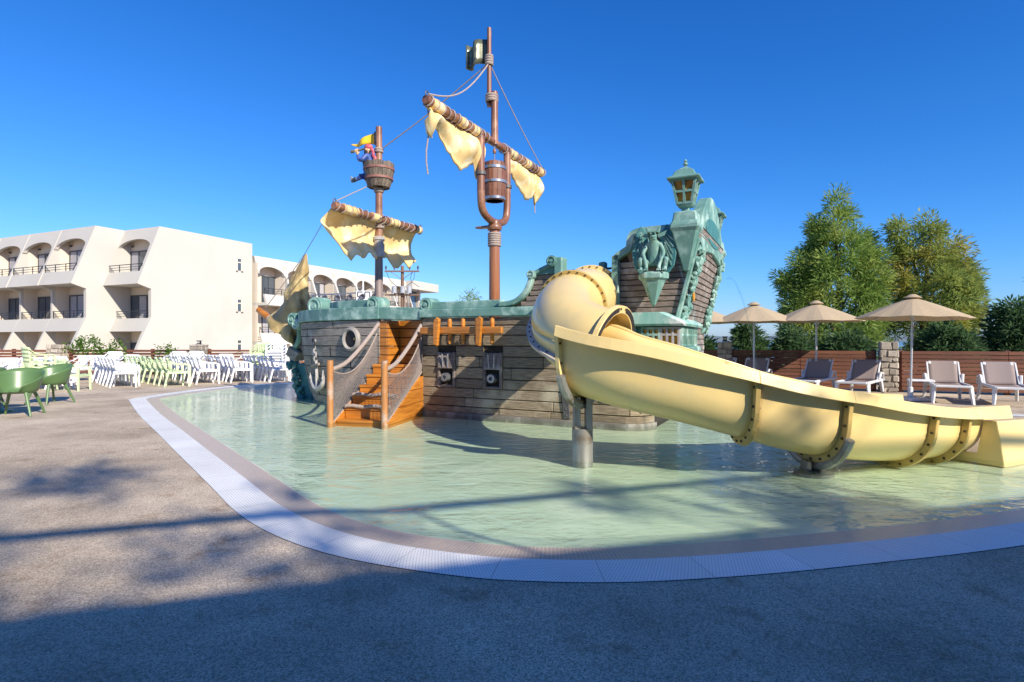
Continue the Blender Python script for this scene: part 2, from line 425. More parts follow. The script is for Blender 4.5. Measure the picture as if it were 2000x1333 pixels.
def pillar(x, y, wd, h, label, seed, lamp=True, rz=0):
    rr = random.Random(seed)
    root = empty('stone_pillar', (x, y, 0), rz, label, 'pillar', 'rubble stone pillars in the fence line')
    MB().bx(-wd / 2 + .02, wd / 2 - .02, -wd / 2 + .02, wd / 2 - .02, 0, h - .01).build('core', mortar_m, root)
    z = 0.0
    while z < h - .05:
        rh = min(rr.uniform(.11, .2), h - z)
        if h - z - rh < .07: rh = h - z
        for face in range(4):
            x0 = -wd / 2
            while x0 < wd / 2 - .02:
                sw = min(rr.uniform(.12, .3), wd / 2 - x0)
                if wd / 2 - x0 - sw < .08: sw = wd / 2 - x0
                g = .011
                j = lambda: rr.uniform(-.036, .036)
                q = [(x0 + g, z + g), (x0 + sw - g, z + g), (x0 + sw - g, z + rh - g), (x0 + g, z + rh - g)]
                q = [(min(max(a + j(), x0 + .004), x0 + sw - .004), min(max(b + j(), z + .004), z + rh - .004)) for a, b in q]
                d = -wd / 2 - rr.uniform(.0, .018)
                mb = MB(); mb.prism(q, d, -wd / 2 + .05, lambda a, b, c: Vector((a, c, b)))
                o = mb.build('stone', stone_m, root, bev=.012)
                o.rotation_euler = (0, 0, face * math.pi / 2)
                x0 += sw
        z += rh
    if lamp:
        dk = mk('black_metal', (.02, .02, .022), (.03, .03, .03), rough=.4, metal=.6)
        l = MB().bx(-.075, .075, -.075, .075, h + .002, h + .03).bx(-.055, .055, -.055, .055, h + .03, h + .13).bx(-.08, .08, -.08, .08, h + .13, h + .15).build('lamp', dk, root, bev=.006)
        MB().bx(-.045, .045, -.0575, .0575, h + .045, h + .115).build('lamp_glass', mk('frosted_glass', (.5, .5, .48), rough=.3), l)
    return root
pillar(6.0, 16.16, .36, 1.28, 'small stone pillar with black lamp near the ship stern', 3, rz=-.4)
pillar(9.6, 14.64, .38, 1.29, 'stone pillar directly behind the reclined loungers', 4, lamp=False, rz=-.4)
pillar(-17.25, 21.8, .52, 1.18, 'stone pillar with leafy creeper beside it, in front of the hotel', 5, lamp=False)
pillar(-12.0, 22.0, .5, 1.17, 'stone pillar with black lamp behind the white chair rows', 6)
# ------------------------------------------------------------------ hotel
paint = mk('cream_wall_paint', (.50, .475, .42), (.475, .45, .40), scale=.5, rough=.85, bump=.08, bscale=30, c3=(.46, .425, .37), s3=.25, t3=(.55, .75))
paint_in = mk('beige_balcony_paint', (.66, .575, .46), (.62, .54, .43), scale=.7, rough=.85)
rail_m = mk('dark_railing_metal', (.035, .037, .045), (.05, .05, .06), rough=.45, metal=.4)
glass_m = mk('dark_window_glass', (.05, .065, .085), (.08, .10, .12), scale=.6, rough=.05, spec=.9)
curt_m = mk('window_curtain', (.42, .41, .42), (.30, .29, .31), scale=5, rough=.8, stretch=(6, 1, .2))
frame_m = mk('dark_window_frame', (.06, .065, .075), (.05, .055, .06), rough=.4)
ZR = 8.1
FIN = [(-2.2, ZR), (0, ZR), (1.3, 4.6), (.5, 4.35), (.5, 2.7), (1.05, 1.5), (1.9, -.6), (1.9, -1), (-2.2, -1)]
def kfront(z):
    return (ZR - z) * .3714
def hotel_bay(root, x0, w, flip=False, yb=.42, zr=ZR, mid_arch=False, fin_left=True, ground_door=True):
    dz = zr - ZR
    fin = [(a, b + dz if b > 0 else b) for a, b in FIN]
    X = lambda x: x0 + (w - x if flip else x)
    def lint(x, z, d): # sloped front plane
        k = kfront(z - dz) - .03
        return Vector((X(x), -k + d, z))
    if fin_left:
        MB().prism(fin, -.09, .09, lambda a, b, c: Vector((x0 + c, -a, b))).build('fin', paint, root)
    # fascia with its arch
    poly = [(0.09, zr - .003), (w - .09, zr - .003), (w - .09, zr - 1.25)]
    ar = []
    for i in range(13):
        t = math.pi * i / 12
        ar.append((w / 2 + math.cos(t) * (w / 2 - .16), zr - 1.25 + math.sin(t) * .58))
    poly += ar + [(.09, zr - 1.25)]
    MB().prism(poly, 0, .22, lint).build('arch', paint, root)
    MB().bx(x0 + .09, x0 + w - .09, .0, 1.6, zr - .5, zr - .01).build('ceiling', paint_in, root)
    # parapets, slabs, rails
    for zb, zt, rz_, lo in ((4.6, 5.37, 5.8, 0), (1.87, 2.65, 3.08, 1)):
        zb += dz; zt += dz; rz_ += dz
        kb, kt = (kfront(zb - dz) - .05, kfront(zt - dz) - .05) if not lo else (.88, .54)
        MB().prism([(kb, zb), (kt, zt), (kt - .14, zt), (kb - .25, zb + .2), (-1.4, zb + .2), (-1.4, zb)], .09, w - .09, lambda a, b, c: Vector((x0 + c, -a, b))).build('parapet', paint, root)
        rl = MB()
        y = -(kt - .07)
        for zz in (rz_, rz_ - .15, rz_ - .29): rl.bar((x0 + .1, y, zz), (x0 + w - .1, y, zz), .035, .04 if zz == rz_ else .025)
        for i in range(4):
            xx = x0 + .14 + (w - .28) * i / 3
            rl.bar((xx, y, zt - .01), (xx, y, rz_), .035)
        rl.bar((X(.14), y + .0, rz_), (X(.5), y, zt + .02), .03)
        rl.build('railing', rail_m, root)
    # beige inner side walls
    for xs in (x0 + .1, x0 + w - .1):
        for zf, zc in ((4.8, zr - .5), (2.07, 4.6 + dz), (-1, 1.87 + dz)):
            zf += dz if zf > 0 else 0
            kz = min(kfront(zc - dz), kfront(zf - dz)) if zf > 4 else .42
            MB().bx(xs - .012, xs + .012, -kz + .1, yb - .002, zf, zc).build('side_wall', paint_in, root)
    # back walls, doors
    for zf, zc in ((4.8, zr - .3), (2.07, 4.6 + dz), (-1, 1.87 + dz)):
        zf += dz if zf > 0 else 0
        MB().bx(x0 + .09, x0 + w - .09, yb, yb + .12, zf, zc).build('back_wall', paint_in, root)
        dw = w * .46; dx0 = w * .48; dh = 2.05
        zd = zf if zf > -.5 else -.85
        xa, xb = sorted((X(dx0), X(dx0 + dw)))
        fr = MB(); 
        for (a, b, c, d) in ((xa, xa + .07, zd, zd + dh), (xb - .07, xb, zd, zd + dh), (xa + .07, xb - .07, zd + dh - .07, zd + dh), ((xa + xb) / 2 - .035, (xa + xb) / 2 + .035, zd, zd + dh - .07)):
            fr.bx(a, b, yb - .06, yb - .005, c, d)
        f = fr.build('door', frame_m, root)
        MB().bx(xa + .07, (xa + xb) / 2 - .035, yb - .03, yb - .012, zd + .02, zd + dh - .07).build('pane', curt_m if rnd.random() < .6 else glass_m, f)
        MB().bx((xa + xb) / 2 + .035, xb - .07, yb - .034, yb - .016, zd + .02, zd + dh - .07).build('pane', glass_m if rnd.random() < .5 else curt_m, f)
        if zf > 4:
            MB().lathe([(.0, 0), (.06, 0), (.09, .1), (.0, .12)], 8, (X(w * .88), yb - .08, zf + 2.3)).build('wall_lamp', frame_m, root)

hot = empty('hotel_building', (-20.95, 34.0, 0), R(-24), 'three storey cream hotel with arched balconies and slanted fins', 'building')
# block with the long blank gable (right end at x = 0), balcony bay facing the terrace
W1 = 3.37
hotel_bay(hot, -W1, W1, flip=True)
MB().prism(FIN, -.12, .12, lambda a, b, c: Vector((c - .05, -a, b))).build('gable_fin', paint, hot)
MB().bx(-W1 + .0, .0695, .6, 6.7, -1, ZR - .003).build('wall', paint, hot)
MB().bx(-W1, .06, .3, 1.5, ZR - .3, ZR - .002).build('roof_edge', paint, hot)
for zc in (6.5, 3.72, .95):
    f = MB()
    ar = [(-.2, -.42), (.2, -.42), (.2, .25)] + [(.2 * math.cos(math.pi * i / 8), .25 + .2 * math.sin(math.pi * i / 8)) for i in range(1, 8)] + [(-.2, .25)]
    fo = f.prism(ar, .05, .082, lambda a, b, c: Vector((c + .0, 5.62 + a, zc + b))).build('slit_window', paint_in, hot)
    MB().bx(.05, .088, 5.49, 5.75, zc - .4, zc + .12).build('pane', glass_m, fo)
    MB().bx(.05, .095, 5.49, 5.75, zc + .2, zc + .4).build('pane', glass_m, fo)
    MB().bx(.05, .15, 5.36, 5.46, zc - .48, zc - .43).bx(.05, .15, 5.78, 5.88, zc - .48, zc - .43).build('sill', rail_m, fo)
# staggered block further along the front, standing forward
A = Vector((-24.6, 33.8, 0)); c, s_ = math.cos(R(24)), math.sin(R(24))
rel = Vector(((A.x + 20.95) * c - (A.y - 34) * s_, (A.x + 20.95) * s_ + (A.y - 34) * c, 0))
hotA = empty('hotel_block', rel, 0, parent=hot)
MB().prism(FIN, -.12, .12, lambda a, b, c: Vector((c - .05, -a, b))).build('end_fin', paint, hotA)
for i in range(4): hotel_bay(hotA, -W1 * (i + 1), W1, flip=True)
MB().bx(-W1 * 4, .0695, 1.3, 6.5, -1, ZR - .003).build('wall', paint, hotA)
MB().bx(-W1 * 4, .065, .3, 1.5, ZR - .3, ZR - .002).build('roof_edge', paint, hotA)
# long wing behind, facing the pool
hotC = empty('hotel_wing', (.03, 6.72, 0), R(90), parent=hot)
ZC = 7.3
WC = 2.62
for i in range(7): hotel_bay(hotC, .1 + WC * i, WC, zr=ZC, yb=.6, fin_left=i > 0)
L0 = .1 + WC * 7
MB().prism([(a, b - .8 if b > 0 else b) for a, b in FIN], -.09, .09, lambda a, b, c: Vector((L0 + c, -a, b))).build('fin', paint, hotC)
MB().bx(.09, L0, 1.3, 9, -1, ZC - .003).build('wall', paint, hotC)
MB().bx(.09, L0 + .05, .3, 1.5, ZC - .3, ZC - .002).build('roof_edge', paint, hotC)
MB().bx(L0 + .09, L0 + 5.0, -.9, 8.5, ZC - .85, ZC - .004).build('roof_slab', paint, hotC, bev=.02)
MB().bx(L0 + .09, L0 + 3.6, .3, 8, -1, 3.9).build('terrace_wall', paint, hotC)
MB().bx(L0 + .1, L0 + 4.4, -.9, 0.29, 3.1, 4.0).build('parapet', paint, hotC)
gl = MB().bx(L0 + .2, L0 + 3.2, .8, .9, 4.0, ZC - .86).build('window', frame_m, hotC)
for i in range(3): MB().bx(L0 + .28 + i * .97, L0 + 1.18 + i * .97, .76, .79, 4.1, ZC - .95).build('pane', mk('sky_glass', (.10, .16, .25), rough=.03, spec=1), gl)
MB().bx(L0 + 3.3, L0 + 3.65, .5, .9, 3.91, ZC - .86).build('column', paint, hotC)
rl = MB()
for zz in (4.45, 4.3, 4.15): rl.bar((L0 + .1, -.8, zz), (L0 + 4.4, -.8, zz), .03)
for i in range(6): rl.bar((L0 + .15 + i * .84, -.8, 3.95), (L0 + .15 + i * .84, -.8, 4.45), .03)
rl.build('railing', rail_m, hotC)

# utility pole with cross arms, insulators and transformers in front of the far wing
upm = mk('weathered_pole_timber', (.20, .12, .08), (.14, .085, .06), scale=3, rough=.9, stretch=(6, 6, .5))
ins = mk('insulator_ceramic', (.10, .07, .06), (.07, .05, .05), rough=.3)
tmm = mk('transformer_grey', (.35, .37, .4), (.28, .30, .33), rough=.5)
up = empty('utility_pole', (-8.6, 45, 0), 0, 'brown wooden utility pole with cross arms and transformers beside the far wing', 'utility pole')
MB().cyl((0, 0, -1), (0, 0, 7.2), .17, .12, 10).build('pole', upm, up, smooth=True)
for z, h in ((6.75, 1.35), (4.9, 1.35)):
    a = MB().bar((-h, -.2, z), (h, -.2, z), .12).build('cross_arm', upm, up, bev=.01)
    for x in (-1.25, -.6, .6, 1.25):
        MB().lathe([(.03, 0), (.03, .12), (.09, .14), (.05, .2), (.09, .24), (.05, .3), (.07, .34), (.0, .4)], 8, (x, -.2, z + .05)).build('insulator', ins, a, smooth=True)
for x in (-.55, .1, .6): MB().lathe([(.0, 0), (.2, .02), (.2, .5), (.14, .56), (0, .58)], 10, (x, -.45, 5.0)).build('transformer', tmm, up, smooth=True)
br = MB()
for x in (-.9, .9): br.bar((x, -.2, 6.72), (0, -.15, 6.1), .04)
br.build('brace', upm, up)
for x, x2 in ((-1.2, -.3), (1.0, .3), (.8, 1.4)):
    MB().tube(spline([(x, -.2, 6.7), (x * .8 + .1, -.4, 6.0), (x2, -.45, 5.5)], 5), .02, 5).build('wire', rail_m, up)
for x in (.5, .9, 1.4): MB().cyl((x * .4, -.2, 4.9), (x, -.3, -.5), .03, .03, 5).build('guy_rod', upm, up)

# stage light bar and white notice frame behind the ship
st = empty('stage_light_bar', (-7.0, 24, 0), R(8), 'grey truss bar with stage spotlights behind the ship bow', 'stage lights')
gm = mk('grey_truss_metal', (.20, .21, .25), (.15, .16, .19), rough=.4, metal=.6)
tr = MB()
for z in (2.92, 3.2):
    tr.bar((-1.4, 0, z), (1.5, 0, z + .18), .05)
for i in range(9): tr.bar((-1.4 + i * .36, 0, 2.92 + i * .022), (-1.22 + i * .36, 0, 3.2 + i * .022), .025)
tr.build('truss', gm, st)
for x in (-1.35, 1.45): MB().bx(x - .04, x + .04, -.04, .04, 0, 3.0).build('post', gm, st)
for i in range(6):
    x = -1.25 + i * .5
    MB().lathe([(.0, 0), (.07, .02), (.10, .22), (.13, .28), (.11, .28), (.0, .2)], 10, (x, -.1, 3.12 + i * .03), Matrix.Rotation(R(115), 3, 'X')).build('spotlight', gm, st, smooth=True)
sg = empty('notice_frame', (-6.2, 24.0, 0), R(4), 'small white lattice notice board with dark figures behind the rail', 'sign')
wm = mk('white_paint', (.8, .8, .8), (.74, .74, .74), rough=.5)
dkm = mk('sign_figure', (.05, .05, .06), rough=.6)
MB().bx(-.32, .32, -.02, .02, 2.3, 3.4).bx(-.04, .04, -.02, .02, 0, 2.3).bx(-.05, .0, -.02, .02, 3.4, 4.0).build('board', wm, sg)
fg = MB()
def seg(x, z, segs, s=.2):
    D = {'t': ((0, 2), (1, 2)), 'm': ((0, 1), (1, 1)), 'b': ((0, 0), (1, 0)), 'ul': ((0, 1), (0, 2)), 'ur': ((1, 1), (1, 2)), 'lr': ((1, 0), (1, 1)), 'll': ((0, 0), (0, 1))}
    for k in segs:
        (a, b), (c, d) = D[k]
        fg.bar((x + a * s, -.026, z + b * s), (x + c * s, -.026, z + d * s), .045, .008, up=Vector((0, 1, 0)))
seg(-.25, 2.95, ('t', 'ul', 'm')); seg(.05, 2.95, ('t', 'ul', 'ur'))
seg(-.25, 2.42, ('t', 'ul', 'ur', 'm', 'lr')); seg(.05, 2.42, ('t', 'ur', 'lr'))
fg.build('figures', dkm, sg)
# ------------------------------------------------------------------ the pirate ship (local frame: x aft along the keel, y away to starboard, z up)
SA = R(-27.1); OX, OY = -1.55, 10.5
ship = empty('pirate_ship', (OX, OY, 0), SA, 'weathered wooden pirate ship play structure with teal trim standing in the pool', 'play ship')
dX, dY = math.cos(SA), math.sin(SA)
def sp(u, v, t):
    r = (u - 1000) / FPX
    s = (r * (OY + dX * t) - OX + dY * t) / (dX - dY * r)
    Y = OY + dY * s + dX * t
    return Vector((s, t, CAM_H - (v - 666.5) / FPX * Y))
def sx(u, t=0): return sp(u, 666, t).x
def to_world(p): return Vector((OX + dX * p[0] - dY * p[1], OY + dY * p[0] + dX * p[1], p[2]))
hull_grey = mk('grey_weathered_planks', (.33, .29, .25), (.17, .148, .125), scale=5, rough=.85, stretch=(1, 1, 14), rand=.14, bump=.6, c3=(.50, .48, .46), s3=1.7, t3=(.56, .70))
hull_brown = mk('brown_weathered_planks', (.32, .25, .165), (.145, .11, .072), scale=5, rough=.8, stretch=(1, 1, 14), rand=.2, bump=.6, c3=(.42, .37, .27), s3=1.3, t3=(.52, .68))
hull_stern = mk('purple_brown_planks', (.30, .235, .20), (.15, .115, .098), scale=6, rough=.85, stretch=(1, 1, 16), rand=.16, bump=.8, c3=(.46, .41, .38), s3=2.2, t3=(.53, .68))
dark_gap = mk('dark_joint', (.035, .028, .022), (.025, .02, .016), rough=.95)
teal = mk('verdigris_paint', (.155, .30, .25), (.10, .225, .19), scale=3, rough=.6, c3=(.44, .60, .52), s3=2.6, t3=(.48, .68), bump=.25, bscale=9)
teal_dk = mk('dark_teal_paint', (.05, .20, .20), (.04, .15, .155), scale=3, rough=.6, c3=(.14, .33, .30), s3=3, t3=(.55, .7), bump=.3, bscale=12)
orange = mk('varnished_orange_wood', (.56, .215, .028), (.36, .12, .014), scale=3.2, rough=.4, stretch=(.8, .8, 11), rand=.16, coat=.25, bump=.15)
brown = mk('varnished_brown_pole', (.25, .105, .05), (.165, .068, .033), scale=4, rough=.4, stretch=(5, 5, .6), coat=.3, c3=(.34, .17, .09), s3=2)
rope_m = mk('rope_fibre', (.42, .34, .29), (.30, .235, .20), scale=60, rough=.95, bump=.5)
sail_m = mk('golden_sailcloth', (.80, .585, .27), (.66, .45, .175), scale=2.2, rough=.7, c3=(.85, .70, .42), s3=3, bump=.15)
jib_m = mk('bronze_furled_sail', (.47, .33, .13), (.28, .20, .085), scale=2.4, rough=.55, c3=(.60, .45, .20), s3=2.5, bump=.2)
iron = mk('dull_iron', (.16, .15, .145), (.09, .085, .085), scale=8, rough=.55, metal=.5)
pale_m = mk('pale_stone_paint', (.45, .42, .40), (.33, .31, .30), scale=9, rough=.8, bump=.4)

def plank_on(f, a0, a1, z0, z1, n, proud, mat, parent, name='plank', g=.007, ga=.004, bev=.007, back=.035):
    """one plank lying on the surface f(a, z); it keeps real thickness"""
    mb = MB(); rows = []
    for i in range(n + 1):
        a = a0 + ga + (a1 - a0 - 2 * ga) * i / n
        sec = []
        for z in (z0 + g, z1 - g):
            p = f(a, z); da = (f(a + .003, z) - f(a - .003, z)).normalized(); dz = (f(a, z + .01) - f(a, z - .01)).normalized()
            nrm = da.cross(dz).normalized()
            sec.append((p + nrm * proud, p - nrm * back))
        (o0, i0), (o1, i1) = sec
        rows.append((o0, o1, i1, i0))
    vs = [v for r_ in rows for v in r_]; fs = []
    for i in range(n):
        for k in range(4): fs.append((i * 4 + k, i * 4 + (k + 1) % 4, i * 4 + 4 + (k + 1) % 4, i * 4 + 4 + k))
    fs += [(3, 2, 1, 0), tuple(n * 4 + k for k in range(4))]
    mb.add(vs, fs)
    return mb.build(name, mat, parent, bev=bev)

def planking(f, a_lo, a_hi, zs, mat, parent, rr, lens=(.3, .6), n=8, holes=()):
    for k in range(len(zs) - 1):
        cuts = [a_lo]
        x = a_lo + rr.uniform(*lens)
        while x < a_hi - lens[0] * .5:
            cuts.append(x); x += rr.uniform(*lens)
        cuts.append(a_hi)
        for i in range(len(cuts) - 1):
            segs = [(cuts[i], cuts[i + 1])]
            for (h0, h1, hz0, hz1) in holes:
                if zs[k] < hz1 - .01 and zs[k + 1] > hz0 + .01:
                    ns = []
                    for (p, q) in segs:
                        if q <= h0 or p >= h1: ns.append((p, q)); continue
                        if p < h0 - .02: ns.append((p, h0))
                        if q > h1 + .02: ns.append((h1, q))
                    segs = ns
            for p, q in segs:
                plank_on(f, p, q, zs[k], zs[k + 1], max(1, int(n * (q - p) / (a_hi - a_lo)) + 1), rr.uniform(0, .012), mat, parent)

CT = 1.35
def bow_f(a, z):
    x = min(max(a, 0), 1); th = x * math.pi / 2
    q = .40 * (max(1.75 - z, 0) / 2.0) ** 2
    return Vector((-4.35 + 3.25 * (1 - math.cos(th)) + (a - x) * .5 + .5 * q * (1 - x), min(CT * (1 - math.sin(th)) + q * (1 - .55 * x), CT + .001 * (1 - x)), z))
def on_bow(u, v):
    best = None
    for i in range(400):
        a = i / 399; p = bow_f(a, .9)
        P = to_world(p); uu = 1000 + FPX * P.x / P.y
        if best is None or abs(uu - u) < best[0]: best = (abs(uu - u), a)
    a = best[1]; p = bow_f(a, 1); Y = to_world(p).y; z = CAM_H - (v - 666.5) / FPX * Y
    p = bow_f(a, z); da = (bow_f(a + .01, z) - bow_f(a - .01, z)).normalized(); nn = da.cross(Vector((0, 0, 1))).normalized()
    return p, da, nn
def bow_star(a, z):
    p = bow_f(1 - a, z); return Vector((p.x, 2 * CT - p.y, z))
def mid_f(a, z):
    L = 3.72
    if a <= L: return Vector((-.11 + a, 0, z))
    th = (a - L) / .45
    return Vector((-.11 + L + .45 * math.sin(th), .45 * (1 - math.cos(th)), z))
rr = random.Random(5)
# backing skins so that joints read dark
bowhull = MB().grid(lambda u, v: bow_f(u, -.35 + 2.1 * v) + Vector((.0, .03, 0)), 24, 10).build('bow_hull', dark_gap, ship)
MB().grid(lambda u, v: bow_star(u, -.35 + 2.1 * v), 24, 10).build('starboard_bow', hull_grey, ship)
out = [(-1.1, .45), (-.11, .45), (-.11, .03), (3.6, .03)] + [(3.61 + .42 * math.sin(t), .45 - .42 * math.cos(t)) for t in (.4, .8, 1.2, 1.57)] + [(4.03, 2.3), (3.6, 2.7), (-1.1, 2.7)]
midhull = MB().prism(out, -.35, 1.70, lambda a, b, c: Vector((a, b, c))).build('midship_hull', dark_gap, ship)
zs_b = [-.33, -.05, .14, .33, .55, .76, .98, 1.2, 1.4, 1.56, 1.71]
planking(bow_f, .0, 1.0, zs_b, hull_grey, bowhull, rr, (.3, .55), 26)
zs_m = [-.33, .02, .14, .30, .47, .64, .84, 1.03, 1.215, 1.4, 1.57, 1.72]
ports = []
for u in (873, 963):
    ports.append((sx(u) + .11 - .19, sx(u) + .11 + .19, .47, 1.10))
planking(mid_f, 0, 4.35, zs_m, hull_brown, midhull, rr, (.9, 1.9), 22, holes=ports)
# grey skirting board along the waterline
plank_on(mid_f, .0, 4.4, -.33, .035, 24, .03, mk('grey_skirting', (.20, .18, .155), (.11, .10, .085), scale=6, rough=.85, bump=.4, c3=(.30, .28, .25), s3=3), ship, 'skirting_board')
# iron strap with rivets
for s0 in (2.75,):
    o = MB().bar((s0, -.022, .05), (s0 - .08, -.022, .80), .11, .02, up=Vector((0, 1, 0))).build('iron_strap', iron, ship, bev=.004)
    for z in (.1, .2, .75): MB().lathe([(.0, .014), (.013, .008), (.016, 0)], 6, (s0 - .1 * z, -.034, z), Matrix.Rotation(R(90), 3, 'X')).build('rivet', iron, o)

# ---- rails and scrolls in teal
def ribbon(path, w, h, name, mat, parent, bev=.015):
    """rectangular moulding swept along a path (w across, h high)"""
    P = [Vector(p) for p in path]; N = len(P); vs = []; fs = []
    for i, p in enumerate(P):
        t = (P[min(i + 1, N - 1)] - P[max(i - 1, 0)]).normalized()
        # side direction: in the hull's thwart direction
        y = Vector((0, 1, 0)) if abs(t.y) < .75 else Vector((-1, 0, 0)) * (1 if t.y > 0 else -1)
        y = (y - t * y.dot(t)).normalized(); zz = t.cross(y)
        if zz.z < 0 and abs(zz.z) > .3: zz = -zz
        vs += [p - y * w / 2 - zz * h / 2, p + y * w / 2 - zz * h / 2, p + y * w / 2 + zz * h / 2, p - y * w / 2 + zz * h / 2]
    for i in range(N - 1):
        for k in range(4): fs.append((i * 4 + k, i * 4 + (k + 1) % 4, i * 4 + 4 + (k + 1) % 4, i * 4 + 4 + k))
    fs += [(3, 2, 1, 0), tuple((N - 1) * 4 + k for k in range(4))]
    m = MB(); m.add(vs, fs); return m.build(name, mat, parent, bev=bev, seg=2)
def scroll_roll(c, r, ln, parent, name='scroll'):
    """rolled moulding end: cylinder across the rail with a recessed eye"""
    c = Vector(c)
    o = MB().lathe([(.0, -.03), (r * .28, -.03), (r * .3, .0), (r * .62, .0), (r * .66, -.02), (r * .78, -.02), (r * .8, .0), (r, .0), (r, ln), (.0, ln)], 22, c, Matrix.Rotation(R(-90), 3, 'X')).build(name, teal, parent, smooth=True)
    return o
bow_rail = ribbon([bow_f(a / 14, 1.84) + Vector((0, .06, 0)) for a in range(15)] , .22, .25, 'bow_rail', teal, ship)
ribbon([bow_star(a / 14, 1.84) + Vector((0, -.06, 0)) for a in range(15)], .22, .25, 'starboard_bow_rail', teal, ship)
ribbon([(-1.12, .06, 1.835), (-.12, .06, 1.80)], .2, .235, 'gangway_rail', teal, ship)
ribbon([(-.14, .03, 1.80), (3.5, .03, 1.80)], .2, .15, 'midship_rail', teal, ship)
ribbon([(-1.1, 2.64, 1.82), (3.9, 2.64, 1.82)], .2, .2, 'starboard_rail', teal, ship)
# upper bulwark caps
p0 = sp(640, 604, .35); p1 = sp(742, 604, .12)
ribbon([(p0.x - .1, .62, 2.05), (-2.3, .22, 2.04), (-1.35, .10, 2.03)], .16, .15, 'bulwark_cap', teal, ship)
scroll_roll((-3.35, .50, 2.06), .2, .34, ship)
scroll_roll((-1.28, -.02, 2.02), .145, .36, ship)
ribbon([(-.02, .08, 1.94), (1.52, .08, 1.94)], .17, .14, 'bulwark_cap', teal, ship)
scroll_roll((-.02, -.04, 1.965), .13, .32, ship)
# rising quarterdeck side
crv = [(1.50, 1.90), (1.68, 1.905), (1.84, 1.95), (1.98, 2.06), (2.07, 2.20), (2.12, 2.36)]
crv = [(p.x, p.y) for p in spline([(a, b, 0) for a, b in crv], 5)]
qd = [(1.50, 1.74)] + crv + [(2.52, 2.52), (2.66, 2.52), (2.66, 1.74)]
qback = MB().prism(qd, .05, .16, lambda a, b, c: Vector((a, c, b))).build('quarterdeck_side', dark_gap, ship)
def crv_x(z):
    if z <= 1.90: return 1.52
    for (a, b), (c, d) in zip(crv, crv[1:]):
        if b <= z <= d + 1e-6: return a + (c - a) * (z - b) / max(d - b, 1e-6)
    return 2.12
for k in range(7):
    z0, z1 = 1.88 + k * .087, 1.88 + (k + 1) * .087
    plank_on(lambda a, z: Vector((a, .045, z)), max(crv_x(z1), crv_x(z0)) + .01, 2.65, z0, z1, 1, rr.uniform(0, .012), hull_stern, qback)
ribbon([(a, .04, b + .03) for a, b in crv], .2, .085, 'curved_trim', teal, qback)
scroll_roll((2.12, -.07, 2.40), .075, .24, qback)
ribbon([(2.14, .04, 2.42), (2.50, .04, 2.56)], .15, .07, 'trim', teal, qback)
MB().prism([(2.14, 2.40), (2.5, 2.40), (2.5, 2.53)], .0, .1, lambda a, b, c: Vector((a, c, b))).build('trim_panel', teal, qback)
MB().bx(2.53, 2.68, -.07, .17, 1.9, 2.66).build('corner_post', teal, qback, bev=.02)
scroll_roll((2.50, -.09, 2.60), .09, .2, qback)
for z in (2.47, 2.3): MB().cyl((2.6, .3, z), (3.6, .3, z), .018, None, 8).build('rail_bar', iron, ship)
MB().bx(3.18, 3.3, .25, .37, 1.7, 2.58).build('rail_post', teal, ship, bev=.02)
MB().bx(-3.2, 4.0, .5, 2.2, 1.5, 1.56).build('deck', hull_brown, ship)

# ---- bow stem: S scroll, figurehead foliage, knee
stem = spline([(-4.25, CT - .28, 1.83), (-4.42, CT - .26, 1.62), (-4.50, CT - .2, 1.36), (-4.72, CT - .12, 1.12), (-4.86, CT - .05, .92), (-4.84, CT, .70), (-4.78, CT, .5)], 6)
MB().tube(stem, [.085 - .02 * math.sin(i / len(stem) * 6) for i in range(len(stem))], 10).build('stem_scroll', teal, ship, smooth=True)
for dx in (0, .2): scroll_roll((-4.36 + dx, CT - .55 + dx * -.4, 1.80 - dx * .6), .15 - dx * .15, .26, ship, 'stem_volute')
leafs = MB()
lr = random.Random(2)
for i in range(46):
    f_ = i / 45
    z = .85 - f_ * 1.1; s = -4.86 + .40 * f_ + lr.uniform(-.07, .07); tt = CT + lr.uniform(-.13, .06) - .06
    a = lr.uniform(0, 6.28)
    leafs.lathe([(.0, -.10), (.05, -.05), (.065, .01), (.035, .08), (0, .12)], 6, (s, tt, z), Matrix.Rotation(a, 3, 'Z') @ Matrix.Rotation(lr.uniform(.3, 1.9), 3, 'Y'))
leafs.build('figurehead_carving', teal_dk, ship, smooth=True)
MB().prism([(-4.72, .75), (-4.38, .8), (-4.15, -.33), (-4.42, -.33)], CT - .08, CT + .08, lambda a, b, c: Vector((a, c, b))).build('stem_post', teal_dk, ship, bev=.03)
# hull band in the water
plank_on(bow_f, .02, .98, -.33, -.02, 22, .02, teal_dk, ship, 'water_band')

# porthole
pp, dta, nn = on_bow(690, 663)
Mph = Matrix((dta, Vector((0, 0, 1)), nn)).transposed()
MB().lathe([(.165, -.05), (.165, .05), (.195, .08), (.235, .06), (.245, .0), (.24, -.05)], 28, pp, Mph).build('porthole_rim', mk('porthole_stone', (.36, .33, .30), (.26, .24, .22), scale=8, rough=.8, bump=.3), ship, smooth=True)
MB().lathe([(.0, .03), (.17, .03)], 24, pp, Mph).build('porthole_pane', mk('dark_porthole', (.03, .03, .045), (.06, .05, .05), rough=.15), ship)
MB().lathe([(.0, .05), (.025, .045), (.03, .02)], 10, pp + dta * .11 + Vector((0, 0, .01)), Mph).build('porthole_latch', mk('brass', (.5, .3, .08), rough=.3, metal=1), ship)
